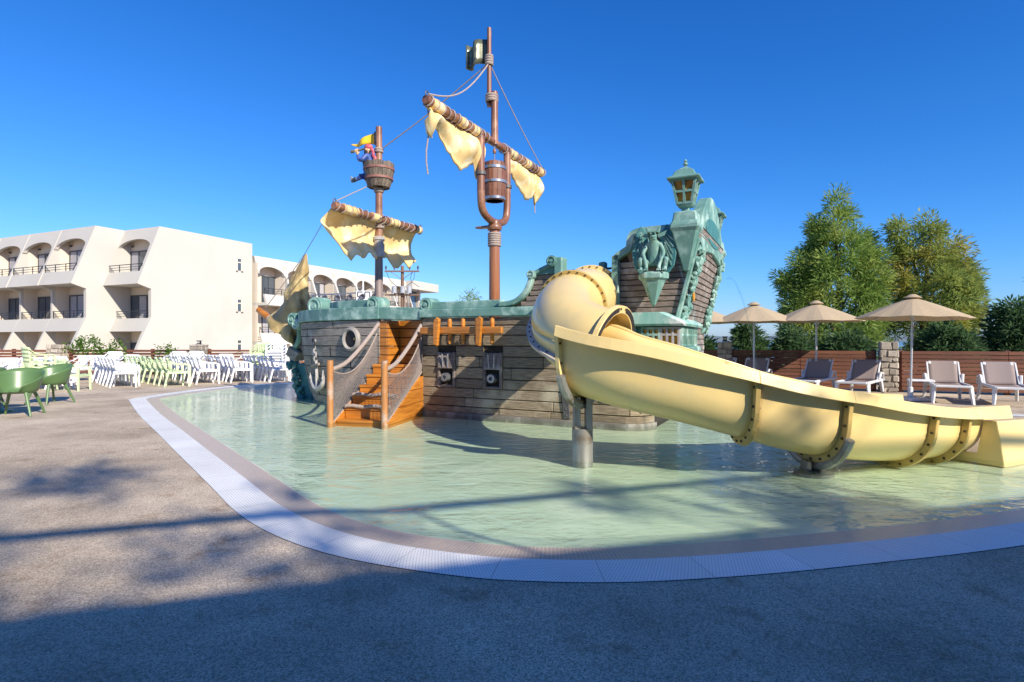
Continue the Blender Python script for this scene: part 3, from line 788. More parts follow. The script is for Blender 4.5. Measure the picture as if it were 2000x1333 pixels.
# hawse hole and anchor
hz = sp(618, 668, .55); a_h = .33
hp, hd, hn = on_bow(618, 668)
MB().lathe([(.06, -.03), (.06, .03), (.085, .04), (.10, .0), (.10, -.03)], 16, hp, Matrix((hd, Vector((0, 0, 1)), hn)).transposed()).build('hawse_hole', iron, ship, smooth=True)
anc = empty('anchor', (0, 0, 0), 0, 'grey iron anchor on a chain hung against the ship bow', 'anchor')
anc.location = to_world(on_bow(620, 722)[0]); anc.rotation_euler = (0, 0, 0)
ap_, ad_, an_ = on_bow(621, 735)
anc.location = to_world(ap_)
def rot_w(v): return Vector((dX * v.x - dY * v.y, dY * v.x + dX * v.y, v.z))
AD, AN = rot_w(ad_), rot_w(an_)
def aq(x, z, off=.07): return AD * x + AN * off + Vector((0, 0, z))
MB().bar(aq(-.04, .33), aq(.02, -.25), .055, .05, w2=.08, h2=.06).build('shank', pale_m, anc, bev=.012)
MB().bar(aq(-.20, .20, .09), aq(.14, .26, .09), .055, .055).build('stock', hull_grey, anc, bev=.01)
arm = spline([aq(-.27, .03), aq(-.20, -.16), aq(.02, -.27), (aq(.24, -.17)), aq(.30, .02)], 5)
MB().tube(arm, [.028 + .03 * math.sin(math.pi * i / (len(arm) - 1)) for i in range(len(arm))], 8).build('arms', pale_m, anc, smooth=True)
for x in (-.275, .305):
    MB().bar(aq(x, -.06, .08), aq(x * 1.0, .14, .08), .13, .03, w2=.015, h2=.015).build('fluke', pale_m, anc, bev=.006)
for i in range(5):
    c = aq(-.045 - .006 * i, .37 + i * .082); M = Matrix.Rotation(R(90) * (i % 2) + .4, 3, 'Z') @ Matrix.Rotation(R(90), 3, 'X')
    ring = [Vector(c) + M @ Vector((.04 * math.cos(t * .785), .062 * math.sin(t * .785), 0)) for t in range(8)]
    MB().tube(ring, .016, 6, closed=True).build('chain_link', pale_m, anc, smooth=True)

# ---- gangway recess in orange timber
gang = MB().bx(-1.09, -.12, .40, .46, -.33, 1.70).build('gangway_wall', dark_gap, ship)
zz = [-.33 + .17 * i for i in range(13)]
for k in range(12):
    plank_on(lambda a, z: Vector((a, .38, z)), -1.0, -.13, zz[k], min(zz[k + 1], 1.7), 1, rr.uniform(0, .012), orange, gang)
    plank_on(lambda a, z: Vector((a, .02, z)), -1.16, -.94, zz[k], min(zz[k + 1], 1.7), 1, rr.uniform(0, .012), orange, gang)
    plank_on(lambda a, z: Vector((-.95, .38 - a, z)), .0, .36, zz[k], min(zz[k + 1], 1.7), 1, 0.0, orange, gang)

# ---- cannon ports with water nozzles
wat_j = water_mat('jet_water', (.92, .96, .97), 9, .6)
steel = mk('wet_steel', (.42, .43, .45), (.30, .31, .33), scale=12, rough=.3, metal=.7)
for i, u in enumerate((873, 963)):
    c = sx(u); g = MB()
    w_ = .185
    for (a, b, z0, z1) in ((c - w_, c - w_ + .05, .47, 1.10), (c + w_ - .05, c + w_, .47, 1.10), (c - w_ + .05, c + w_ - .05, .47, .515)):
        g.bx(a, b, -.035, .06, z0, z1)
    fr = g.build('gun_port', hull_stern, ship, bev=.008)
    MB().bx(c - w_ + .05, c + w_ - .05, .06, .09, .47, 1.10).build('port_back', dark_gap, fr)
    lid = MB(); Ml = Matrix.Rotation(R(-14), 3, 'X')
    for k in range(4): lid.box(Vector((c - .12 + k * .08, -.02, .95)), (.076, .035, .29), M=Ml)
    lid.build('port_lid', hull_stern, fr, bev=.006)
    for dx in (-.06, .06): MB().bar((c + dx, -.07, 1.07), (c + dx * .8, -.06, .82), .028, .028).build('lid_bolt', steel, fr, bev=.008)
    MB().lathe([(.0, .03), (.03, .03), (.035, .09), (.075, .09), (.08, .0), (.08, -.06)], 18, (c, .0, .655), Matrix.Rotation(R(90), 3, 'X')).build('cannon_muzzle', steel, fr, smooth=True)
def jet(name, p, v0, t1, r, label, parent=None):
    pts = [Vector(p) + Vector(v0) * t - Vector((0, 0, 4.9 * t * t)) for t in [t1 * i / 14 for i in range(15)]]
    pts = [q + Vector((noise.noise(q * 9), noise.noise(q * 9 + Vector((5, 5, 5))), 0)) * .008 for q in pts]
    rs = [1.5 * r * (1 + .5 * i / 14 + .35 * noise.noise(pts[i] * 14)) for i in range(15)]
    o = MB().tube(pts, rs, 7).build(name, wat_j, None, smooth=True)
    return tag(o, label, 'water jet', 'thin jets spouting from the ship')
for i, u in enumerate((873, 963)):
    P = to_world((sx(u), -.08, .655))
    jet('water_jet', P, ((-.75, -1.05, .35), (-.95, -1.15, .15))[i], (.40, .41)[i], .006, ('thin water jet from the cannon port beside the gangway', 'thin water jet from the cannon port nearer the slide')[i])

# ---- pin rail with belaying pins
pr = empty('pin_rail', (0, 0, 0), 0, parent=ship)
s0, s1 = sx(827, -.16), sx(986, -.16)
MB().bx(s0, s1, -.275, -.20, 1.42, 1.54).build('rail_beam', orange, pr, bev=.015)
for u, big in ((850, 0), (862, 1), (878, 0), (904, 0), (932, 0), (944, 1), (961, 0)):
    s = sx(u, -.16)
    if big:
        MB().prism([(s - .05, 1.23), (s + .03, 1.21), (s + .07, 1.68), (s + .01, 1.72), (s - .05, 1.63)], -.35, -.277, lambda a, b, c: Vector((a, c, b))).build('cleat', orange, pr, bev=.012)
    else:
        MB().lathe([(.0, 0), (.025, .01), (.034, .05), (.034, .20), (.03, .26), (.036, .30), (.043, .38), (.035, .44), (.0, .46)], 10, (s, -.155, 1.24)).build('belaying_pin', orange, pr, smooth=True)

# ---- stern castle
stern = empty('stern_castle', (0, 0, 0), 0, parent=ship)
def side_poly():
    return [(3.55, .9), (3.55, 2.62), (3.75, 2.66), (3.82, 2.98), (4.45, 3.02), (4.78, 2.9), (4.46, 1.55), (4.4, .9)]
sb = MB().prism(side_poly(), .02, 2.68, lambda a, b, c: Vector((a, c, b))).build('stern_hull', dark_gap, stern)
def right_edge(z): return 4.46 + (z - 1.55) * .245 if z > 1.55 else 4.44
k = 0; z = .95
while z < 2.97:
    h = rr.uniform(.07, .11); z1 = min(z + h, 2.99)
    L0_ = 3.57 if z1 < 2.62 else 3.83
    for a, b in ((L0_, right_edge(z)),):
        plank_on(lambda a, z: Vector((a, .015, z)), a, b, z, z1, 1, rr.uniform(0, .014), hull_stern, sb)
    # transom
    nt_ = rr.uniform(.8, 1.9)
    for a, b in ((.03, nt_), (nt_, 2.67)):
        plank_on(lambda a, z: Vector((right_edge(z) + .008, a, z)), a, b, z, z1, 1, rr.uniform(0, .014), hull_stern, sb)
    z = z1
ribbon(spline([(3.56, 0, .9), (3.56, 0, 2.45), (3.58, 0, 2.58), (3.70, 0, 2.66), (3.78, 0, 2.72), (3.80, 0, 2.86), (3.88, 0, 2.94), (4.1, 0, 2.96), (4.5, 0, 2.96)], 5), .20, .10, 'stern_trim', teal, stern, bev=.025)
# crown board between the lanterns: tall scrolled arch across the transom
arch = []
for i in range(17):
    t = i / 16; y = .12 + 2.46 * t
    arch.append((y, 2.95 + .70 * math.sin(math.pi * t) ** .7))
cb = [(y, z) for y, z in arch] + [(2.58, 2.75), (2.3, 2.66), (1.35, 2.75), (.4, 2.66), (.12, 2.75)]
MB().prism(cb, 4.64, 4.80, lambda a, b, c: Vector((c, a, b))).build('crown_board', teal, stern, bev=.03)
MB().prism([(.55 + .8 * (1 + math.cos(t * .314)), 3.06 + .22 * math.sin(t * .314)) for t in range(20)], 4.795, 4.812, lambda a, b, c: Vector((c, a, b))).build('crown_panel', teal_dk, stern, bev=.004)
for y0 in (.02, 2.68):
    sg_ = -1 if y0 < 1 else 1
    MB().lathe([(.06, -.62), (.10, -.5), (.25, -.05), (.29, .0), (.29, .06), (.25, .10), (.22, .24), (.0, .24)], 4, (4.62, y0 + sg_ * .06, 2.93), Matrix.Rotation(R(45), 3, 'Z')).build('lantern_bracket', teal, stern, bev=.02)
# carved garland down the transom edge
for y0 in (.26, 2.44):
    ga = MB(); lr = random.Random(int(y0 * 10))
    for i in range(85):
        f_ = i / 84; z = 2.72 - f_ * 1.25
        wv = .13 + .07 * math.sin(f_ * 9)
        ga.lathe([(.0, -.07), (.035, -.04), (.045, .01), (.022, .06), (0, .085)], 5, (right_edge(z) + .04 + lr.uniform(0, .03), y0 + lr.uniform(-wv, wv), z + lr.uniform(-.03, .03)), Matrix.Rotation(lr.uniform(0, 6.28), 3, 'X') @ Matrix.Rotation(lr.uniform(-.6, .6), 3, 'Y'))
    ga.build('carved_garland', teal, stern, smooth=True)
for y0 in (.0, 2.7):
    MB().bar((right_edge(1.5) + .01, y0, 1.5), (right_edge(2.8) + .01, y0, 2.8), .07, .07).build('corner_trim', teal, stern, bev=.015)
MB().lathe([(.0, .02), (.05, .02), (.055, .0)], 12, (right_edge(2.05) + .075, .30, 2.0), Matrix.Rotation(R(90), 3, 'Y') @ Matrix.Diagonal((2.1, .8, 1))).build('gold_cartouche', mk('gold_paint', (.75, .36, .05), (.6, .28, .04), rough=.4), stern)

# stern gallery with lattice windows
gal = empty('stern_gallery', (0, 0, .12), 0, parent=ship)
GS0, GS1, GT, GE = 3.98, 4.56, -.20, 1.25
MB().bx(GS0 - .22, GS1 - .04, GT + .04, GE - .06, .45, 1.42).build('gallery_body', teal_dk, gal)
MB().prism([(GS0 - .36, 1.40), (GS1 + .1, 1.40), (GS1 + .08, 1.46), (GS1 - .22, 1.60), (GS0 - .2, 1.60), (GS0 - .34, 1.50)], GT - .1, GE + .06, lambda a, b, c: Vector((a, c, b))).build('gallery_roof', mk('streaked_pale_teal', (.18, .42, .36), (.34, .52, .46), scale=4, rough=.6, stretch=(2, 2, .4), c3=(.66, .68, .64), s3=2.4, t3=(.5, .62)), gal, bev=.03)
for z in (1.05, .62): MB().bx(GS0 - .12, GS1 + .06, GT - .06, GE + .02, z - .045, z + .045).build('gallery_ledge', teal, gal, bev=.02)
MB().bx(GS0 - .26, GS0 - .06, GT - .01, GT + .2, .5, 1.40).build('gallery_end', teal, gal, bev=.015)
amber = mk('amber_glass', (.80, .42, .03), (.60, .27, .02), scale=9, rough=.25)
for (zb, zt) in ((1.10, 1.385), (.68, .99)):
    for wx in range(2):
        x0_, x1_ = GS0 + .03 + wx * .28, GS0 + .28 + wx * .28
        fr = MB(); n_ = 3
        for i in range(n_ + 1):
            x = x0_ + (x1_ - x0_) * i / n_; fr.bx(x - .016, x + .016, GT - .015, GT + .05, zb, zt)
        for zc in (zb + .016, (zb + zt) / 2 + .03, zt - .016): fr.bx(x0_, x1_, GT - .012, GT + .05, zc - .016, zc + .016)
        f = fr.build('lattice_window', pale_m if wx else teal, gal)
        for i in range(3):
            for (za, zc) in ((zb + .032, (zb + zt) / 2 + .014), ((zb + zt) / 2 + .046, zt - .032)):
                MB().bx(x0_ + (x1_ - x0_) * i / 3 + .016, x0_ + (x1_ - x0_) * (i + 1) / 3 - .016, GT + .028, GT + .038, za, zc).build('pane', amber, f)
    for wx in range(3):
        y0_, y1_ = GT + .05 + wx * .45, GT + .46 + wx * .45
        fr = MB()
        for i in range(5):
            y = y0_ + (y1_ - y0_) * i / 4; fr.bx(GS1 - .05, GS1 + .015, y - .016, y + .016, zb, zt)
        for zc in (zb + .016, (zb + zt) / 2 + .03, zt - .016): fr.bx(GS1 - .05, GS1 + .012, y0_, y1_, zc - .016, zc + .016)
        f = fr.build('lattice_window', teal, gal)
        MB().bx(GS1 - .042, GS1 - .03, y0_ + .016, y1_ - .016, zb + .03, zt - .03).build('pane', amber, f)

# ---- lanterns
def lantern(s, t, z, label):
    root = empty('ship_lantern', to_world((s, t, z)), SA, label, 'lantern', 'lanterns on the stern castle')
    q = Matrix.Diagonal((1, 1, .68)) @ Matrix.Rotation(R(45), 3, 'Z'); qz = Matrix.Diagonal((1, 1, .68)); k = 1.4142
    MB().lathe([(.10 * k, 0), (.09 * k, .03), (.055 * k, .04), (.055 * k, .13), (.10 * k, .15), (.115 * k, .19), (.10 * k, .21)], 4, M=q).build('base', teal, root, bev=.008)
    MB().lathe([(.225 * k, .70), (.235 * k, .74), (.165 * k, .80), (.13 * k, .90), (.05 * k, .99), (.02, 1.02), (.02, 1.05)], 4, M=q).build('roof', teal, root, bev=.008)
    MB().lathe([(.02, 1.04), (.035, 1.06), (.035, 1.09), (.018, 1.11), (.03, 1.14), (.0, 1.19)], 10, M=qz).build('finial', teal, root, smooth=True)
    cage = MB()
    b0, b1, z0, z1 = .10, .165, .20, .71
    P = lambda f, h, e: Vector((f[0] * (b0 + (b1 - b0) * h) + f[1] * e * (b0 + (b1 - b0) * h), f[1] * (b0 + (b1 - b0) * h) - f[0] * e * (b0 + (b1 - b0) * h), (z0 + (z1 - z0) * h) * .68))
    for f in ((1, 0), (0, 1), (-1, 0), (0, -1)):
        for e in (-1, 0): cage.bar(P(f, 0, e), P(f, 1, e), .034, .034, up=Vector((f[0], f[1], 0)))
        for h in (.03, .5, .97): cage.bar(P(f, h, -1), P(f, h, 1), .032, .032)
    cage.build('cage', teal, root)
    MB().lathe([(.088 * k, .205), (.15 * k, .70)], 4, M=q).build('glass', mk('amber_lamp_glass', (.50, .24, .03), (.26, .11, .02), scale=7, rough=.2), root)
lantern(4.60, .0, 3.16, 'teal lantern with amber panes above the gargoyle')
lantern(4.60, 2.72, 3.16, 'teal lantern with amber panes half hidden behind the crown board')
# ------------------------------------------------------------------ masts, yards, sails, ropes
MS, FS = .66, -2.27
main = MB().tube([(MS, CT, 1.5), (MS, CT, 3.55)], [.115, .105], 14).build('main_mast', mk('varnished_mast', (.34, .13, .045), (.24, .085, .03), scale=3, rough=.35, stretch=(6, 6, .5), coat=.4), ship, smooth=True)
def collar(s, t, z, r, parent, n=4, mat=None, h=.05):
    mb = MB()
    for i in range(n):
        ring = [Vector((s + r * math.cos(a * .524), t + r * math.sin(a * .524), z + i * h)) for a in range(12)]
        mb.tube(ring, h * .55, 6, closed=True)
    return mb.build('rope_lashing', mat or rope_m, parent, smooth=True)
collar(MS, CT, 3.2, .115, main, 6, h=.045)
MB().lathe([(.14, 3.5), (.15, 3.53), (.15, 3.58), (.12, 3.62), (.12, 3.68)], 16, (MS, CT, 0)).build('mast_cap', brown, main, smooth=True)
MB().prism([(-.42, -.05), (-.1, -.08), (-.1, .08), (-.36, .07)], 3.56, 3.60, lambda a, b, c: Vector((MS + a, CT + b, c))).build('foot_plate', brown, main, bev=.008)
# U-shaped fork
YZ = 5.25
fork = spline([(MS, CT - .54, 5.2), (MS, CT - .54, 4.6), (MS, CT - .53, 4.0), (MS, CT - .44, 3.78), (MS, CT - .2, 3.68), (MS, CT, 3.66), (MS, CT + .2, 3.68), (MS, CT + .44, 3.78), (MS, CT + .53, 4.0), (MS, CT + .54, 4.6), (MS, CT + .54, 5.2)], 5)
fk = MB().tube(fork, .075, 12).build('mast_fork', brown, main, smooth=True)
for t in (-.54, .54):
    MB().lathe([(.08, 0), (.1, .01), (.1, .07), (.08, .08)], 14, (MS, CT + t, 4.45)).build('clamp_ring', iron, fk, smooth=True)
MB().cyl((MS, CT, 5.2), (MS, CT, 6.25), .075, .068, 12).build('upper_mast', brown, main, smooth=True)
MB().cyl((MS - .12, CT, 5.98), (MS - .12, CT, 7.55), .05, .045, 10).build('top_mast', brown, main, smooth=True)
collar(MS - .06, CT, 6.08, .11, main, 3); collar(MS - .12, CT, 6.83, .065, main, 4)
# main yard
def yard(s, z, t0, t1, r, wraps, name):
    y = MB().tube([(s, t0, z), (s, t0 + .04, z), (s, t1 - .04, z), (s, t1, z)], [r * .9, r, r * .92, r * .85], 14).build(name, brown, ship, smooth=True)
    for a, b in wraps:
        MB().tube([(s, a, z), (s, b, z)], r * 1.16, 14).build('sail_wrap', sail_m, y, smooth=True)
    n = int((t1 - t0) / .17)
    for i in range(n):
        t = t0 + .08 + i * (t1 - t0 - .16) / (n - 1)
        if -.5 < (t - CT) / .5 < .5 and name == 'main_yard': continue
        ring = [Vector((s + r * 1.22 * math.cos(a * .628), t + .035 * math.sin(a * .628 + i), z + r * 1.22 * math.sin(a * .628))) for a in range(10)]
        MB().tube(ring, .014, 5, closed=True).build('yard_lashing', rope_m, y, smooth=True)
    return y
my = yard(MS - .02, YZ, -.95, 3.75, .078, [(-.80, -.5), (.05, .25), (.5, .68), (2.0, 2.25), (2.75, 2.95), (3.45, 3.62)], 'main_yard')
fy = yard(FS + .12, 3.98, -.15, 2.75, .078, [(.1, .5), (.95, 1.2), (1.55, 1.85), (2.5, 2.7)], 'fore_yard')
def sail(name, s, t0, t1, ztop, bot, belly, parent, nu=26, nv=12, seed=0, mat=None):
    """bot: list of (t fraction, drop) giving the ragged lower edge"""
    def drop(u):
        for (a, b), (c, d) in zip(bot, bot[1:]):
            if a <= u <= c: return b + (d - b) * (u - a) / max(c - a, 1e-6)
        return bot[-1][1]
    def f(u, v):
        dr = drop(u) * v
        if v > .95: dr += .035 * noise.noise(Vector((u * 23, seed, 0))) + .02 * math.sin(u * 57)
        b = belly * math.sin(math.pi * min(v * 1.05, 1)) * (.7 + .3 * math.sin(u * 9 + seed)) + .05 * noise.noise(Vector((u * 5, v * 3, seed)))
        return Vector((s + b, t0 + (t1 - t0) * u + .03 * math.sin(v * 6 + seed), ztop - dr))
    o = MB().grid(f, nu, nv).build(name, mat or sail_m, parent, smooth=True, solid=.03)
    return o
sail('sail', MS - .1, -.88, 1.0, YZ - .06, [(0, .26), (.04, .46), (.10, .50), (.13, .26), (.2, .30), (.35, .52), (.5, .72), (.6, .78), (.75, .60), (.83, .50), (.9, .78), (.97, .70), (1, .4)], .16, my, 34, 12, 1)
sail('sail', MS - .1, 1.95, 3.65, YZ - .06, [(0, .52), (.05, .58), (.1, .32), (.2, .34), (.4, .54), (.6, .72), (.75, .66), (.86, .5), (.9, .72), (1, .6)], .16, my, 30, 12, 4)
sail('sail', FS + .02, -.12, 2.68, 3.95, [(0, .45), (.05, .62), (.12, .8), (.2, .98), (.26, .8), (.33, .92), (.38, .72), (.5, .85), (.6, .74), (.68, .92), (.75, .98), (.82, .78), (.9, .9), (1, .72)], -.26, fy, 40, 14, 7)
for t, ln in ((-.72, 1.15), (-.6, .5), (.62, .62), (2.2, .5), (3.2, .5), (3.6, .95)):
    pts = [Vector((MS - .14 + .02 * math.sin(i), t + .02 * math.sin(i * 1.3 + t), YZ - ln * i / 6)) for i in range(7)]
    MB().tube(pts, .013, 6).build('reef_line', rope_m, my, smooth=True)
# fore mast
fm = MB().tube([(FS, CT, 1.5), (FS, CT, 3.3)], [.1, .085], 12).build('fore_mast', mk('grey_mast', (.30, .235, .21), (.20, .15, .13), scale=3, rough=.55, stretch=(6, 6, .5)), ship, smooth=True)
MB().tube([(FS, CT, 3.3), (FS, CT, 6.05)], [.085, .07], 12).build('upper_mast', brown, fm, smooth=True)
MB().lathe([(.10, 3.15), (.125, 3.17), (.125, 3.45), (.10, 3.47), (.105, 3.52), (.13, 3.54), (.13, 3.60), (.1, 3.62)], 14, (FS, CT, 0)).build('mast_sleeve', pale_m, fm, smooth=True)
collar(FS, CT, 3.82, .1, fm, 5); collar(FS, CT, 4.62, .09, fm, 2); collar(FS, CT, 5.5, .08, fm, 2)
# crow's nest: staves, hoops, floor
nest = empty('crows_nest', (0, 0, 0), 0, parent=ship)
stv = mk('barrel_stave', (.21, .165, .125), (.11, .085, .065), scale=5, rough=.85, stretch=(8, 8, .8), rand=.25, bump=.5)
def barrel(root, c, prof, n, hoops, stave_mat, hoop_mat, flo=True):
    c = Vector(c)
    for i in range(n):
        a0 = 2 * math.pi * i / n + .012; a1 = 2 * math.pi * (i + 1) / n - .012
        vs = []; 
        dz = rnd.uniform(-.012, .012)
        for j, (r, z) in enumerate(prof):
            for (rr_, a) in ((r, a0), (r, a1), (r - .025, a1), (r - .025, a0)):
                vs.append(c + Vector((rr_ * math.cos(a), rr_ * math.sin(a), z + (dz if j == len(prof) - 1 else 0))))
        fs = []
        m = len(prof)
        for j in range(m - 1):
            for k in range(4): fs.append((j * 4 + k, j * 4 + (k + 1) % 4, j * 4 + 4 + (k + 1) % 4, j * 4 + 4 + k))
        fs += [(3, 2, 1, 0), tuple((m - 1) * 4 + k for k in range(4))]
        b = MB(); b.add(vs, fs); b.build('stave', stave_mat, root)
    for z, r in hoops:
        MB().lathe([(r - .02, z - .025), (r + .012, z - .025), (r + .014, z + .025), (r - .02, z + .025), (r - .02, z - .025)], 24, c).build('hoop', hoop_mat, root, smooth=True)
    if flo: MB().lathe([(0, prof[0][1] + .02), (prof[0][0] - .02, prof[0][1] + .02), (prof[0][0] - .02, prof[0][1] + .04), (0, prof[0][1] + .04)], 20, c).build('floor', stave_mat, root)
red_hoop = mk('reddish_hoop', (.28, .12, .09), (.20, .09, .07), scale=8, rough=.6)
barrel(nest, (FS, CT, 4.70), [(.24, 0), (.30, .18), (.33, .36), (.335, .53)], 20, [(.19, .303), (.40, .333)], stv, red_hoop)
bk = empty('tipping_bucket', to_world((MS, CT, 4.08)), SA, 'brown stave bucket with steel hoops hanging under the main yard', 'bucket')
barrel(bk, (0, 0, 0), [(.20, 0), (.228, .2), (.238, .38), (.228, .56), (.20, .76)], 16, [(.04, .207), (.36, .238), (.64, .222)], mk('red_brown_stave', (.22, .09, .05), (.14, .055, .03), scale=5, rough=.5, stretch=(8, 8, .8), rand=.2), steel)
MB().cyl((0, 0, .04), (0, 0, 1.12), .015, None, 6).build('hanger_rod', steel, bk)
MB().lathe([(.0, .93), (.03, .95), (.04, 1.0), (.0, 1.08)], 10).build('hanger_knob', brown, bk, smooth=True)
# flags
def wavy_flag(name, s0, z0, z1, ln, amp, mat, parent, taper=0, n=22, t=CT):
    def f(u, v):
        mid = (z0 + z1) / 2; h = (z1 - z0) * (1 - taper * u)
        return Vector((s0 - ln * u, t + amp * math.sin(u * 9.5), mid + (v - .5) * h - .05 * u + .03 * math.sin(u * 7)))
    return MB().grid(f, n, 4).build(name, mat, parent, smooth=True, solid=.02)
wavy_flag('flag', MS - .16, 6.88, 7.37, .50, .085, mk('olive_metal_flag', (.20, .21, .13), (.09, .10, .08), scale=3, rough=.3, metal=.4, c3=(.05, .06, .05), s3=4), ship, t=CT)
wavy_flag('pennant', FS - .1, 5.68, 5.95, .70, .05, mk('yellow_paint', (.85, .55, .02), (.75, .45, .02), rough=.45), ship, taper=.93)
MB().bx(FS - .12, FS - .05, CT - .02, CT + .02, 5.67, 5.96).build('pennant_bracket', iron, ship)
# ropes
def rope(a, b, sag, r=.012, name='stay_rope', n=14):
    a = Vector(a); b = Vector(b)
    pts = [a.lerp(b, i / n) - Vector((0, 0, sag * math.sin(math.pi * i / n))) for i in range(n + 1)]
    return MB().tube(pts, r, 6).build(name, rope_m, ship, smooth=True)
rope((MS - .12, CT, 6.86), (MS, -.9, YZ + .1), .28, .014)
rope((MS - .12, CT, 6.86), (MS, 3.68, YZ + .1), .05)
rope((MS - .12, CT, 6.86), (FS, CT, 5.52), .05)
BT = Vector((-6.1, CT, 2.08))
rope((FS - .2, CT - .1, 4.75), (FS + .1, -.1, 4.07), .0)
rope((FS + .1, -.1, 4.05), (-4.55, CT, 3.38), .0, .008)
rope((-4.55, CT, 3.38), tuple(BT + Vector((.2, 0, .05))), .02, .01)
for c in ((MS, -.93, YZ + .09), (MS, 3.72, YZ + .09), (FS + .12, -.12, 4.08), (FS + .12, 2.72, 4.07)):
    ring = [Vector(c) + Vector((.0, .045 * math.cos(a * .785), .045 * math.sin(a * .785))) for a in range(8)]
    MB().tube(ring, .011, 5, closed=True).build('eye_bolt', iron, ship, smooth=True)
# bowsprit with its gammoning and the furled jib
bs = MB().tube([(-4.3, CT, 1.08), (-5.55, CT, 1.76)], [.17, .14], 14).build('bowsprit', mk('dark_spar', (.13, .10, .085), (.08, .06, .055), scale=3, rough=.6, stretch=(1, 5, 5), c3=(.24, .19, .15), s3=4), ship, smooth=True)
MB().tube([(-5.5, CT, 1.73), (-6.15, CT, 2.09)], [.10, .075], 12).build('jib_boom', orange, bs, smooth=True)
MB().tube([(-5.52, CT, 1.745), (-5.72, CT, 1.855)], [.135, .125], 12).build('boom_sleeve', pale_m, bs, smooth=True)
for f_ in (.25, .62, .93):
    p = Vector((-4.3, CT, 1.08)).lerp(Vector((-5.55, CT, 1.76)), f_)
    dr = Vector((-1.25, 0, .68)).normalized()
    MB().tube([p - dr * .05, p + dr * .05], .19, 14).build('iron_band', iron, bs, smooth=True)
MB().box((-4.72, CT - .1, 1.0), (.34, .30, .24), M=Matrix.Rotation(R(28), 3, 'Y')).build('bow_chock', hull_grey, bs, bev=.02)
def jibf(u, v):
    # lumpy cone of cloth from the boom up to the head on the stay
    base = Vector((-5.05, CT - .05, 1.45)); top = Vector((-4.50, CT, 3.38))
    ax = base.lerp(top, v); rad = (.43 * (1 - v) ** .8 + .035) * (1 + .12 * math.sin(v * 17))
    a = u * 2 * math.pi
    fold = 1 + .42 * (abs(math.sin(2 * a + v * 8)) - .5) * (1 - v * .4) + .40 * noise.noise(Vector((math.cos(a) * 1.6, math.sin(a) * 1.6, v * 4)))
    if v > .62: rad *= 1.15 if v < .72 else .9
    return ax + Vector((math.cos(a) * rad * fold * .95, math.sin(a) * rad * fold * .6, -.30 * math.cos(a) * (1 - v)))
MB().grid(jibf, 40, 30).build('furled_jib', jib_m, ship, smooth=True)

# ------------------------------------------------------------------ boarding stairs with nets
stairs = empty('boarding_stairs', to_world((-.17, -1.65, 0)), 0, 'orange timber boarding stairs with rope nets between two posts', 'stairs')
TOPc = to_world((-.60, .0, 0)); BOTc = to_world((-.17, -1.65, 0))
ax = (TOPc - BOTc); LL = ax.length; ax.normalize(); stairs.rotation_euler = (0, 0, math.atan2(ax.y, ax.x) - math.pi / 2)
# local: x to the right, y toward the ship
for k in range(6):
    y0 = .12 + k * .255; z1 = .02 + k * .17
    t_ = MB().bx(-.44, .44, y0, y0 + .29, z1 - .05, z1).build('tread', orange, stairs, bev=.01)
    MB().bx(-.43, .43, y0 + .02, y0 + .05, z1 - .21, z1 - .052).build('riser', orange, t_, bev=.004)
for x in (-.47, .47):
    zs_ = [-.30, -.04, .20, .44, .66]
    prof_y = lambda z: max(.02, (z + .05) / .62 * 1.25)
    for k in range(4):
        z0, z1 = zs_[k], zs_[k + 1]
        poly = [(prof_y(z0), z0 + .004), (1.72, z0 + .004), (1.72, z1 - .004), (prof_y(z1), z1 - .004)]
        MB().prism(poly, x - .025, x + .025, lambda a, b, c: Vector((c, a, b))).build('side_board', orange, stairs, bev=.006)
for x in (-.47, .47):
    MB().cyl((x, -.02, -.3), (x, -.02, .99), .052, None, 14).build('post', mk('turned_post', (.46, .20, .06), (.34, .15, .055), scale=3, rough=.45, stretch=(6, 6, .6), c3=(.42, .33, .27), s3=2.5), stairs, smooth=True)
    mb = MB()
    P = spline([(x * .98, .02, .84), (x * .96, .5, .95), (x * .95, 1.1, 1.26), (x * .93, LL - .05, 1.62)], 8)
    MB().tube(P, .035, 8).build('hand_rope', rope_m, stairs, smooth=True)
    def netf(u, v, x=x):
        top = .82 - .22 * math.sin(math.pi * u) + .62 * u ** 1.4; botz = -.02 + .78 * u
        bulge = .10 * math.sin(math.pi * u) * math.sin(math.pi * v)
        return Vector((x * .98 + (bulge if x > 0 else -bulge), .04 + (LL - .1) * u, botz + (top - botz) * v))
    o = MB().grid(netf, 34, 20).build('rope_net', mk('net_cord', (.24, .20, .18), (.16, .13, .12), scale=30, rough=.95), stairs)
    q = o.modifiers.new('wire', 'WIREFRAME'); q.thickness = .0125; q.use_even_offset = False
    edge = [netf(i / 20, 1) for i in range(21)]
    MB().tube(edge, .011, 6).build('net_border', rope_m, stairs, smooth=True)
    MB().tube([netf(0, i / 8) for i in range(9)], .009, 6).build('net_border', rope_m, stairs, smooth=True)
    MB().tube([netf(i / 12, 0) for i in range(13)], .012, 6).build('net_border', rope_m, stairs, smooth=True)
for k in (1, 2): MB().tube([Vector((-.40 + .8 * i / 12, .10 + k * .255, .05 + k * .17 + .01 * math.sin(i))) for i in range(13)], .03, 8).build('step_rope', rope_m, stairs, smooth=True)

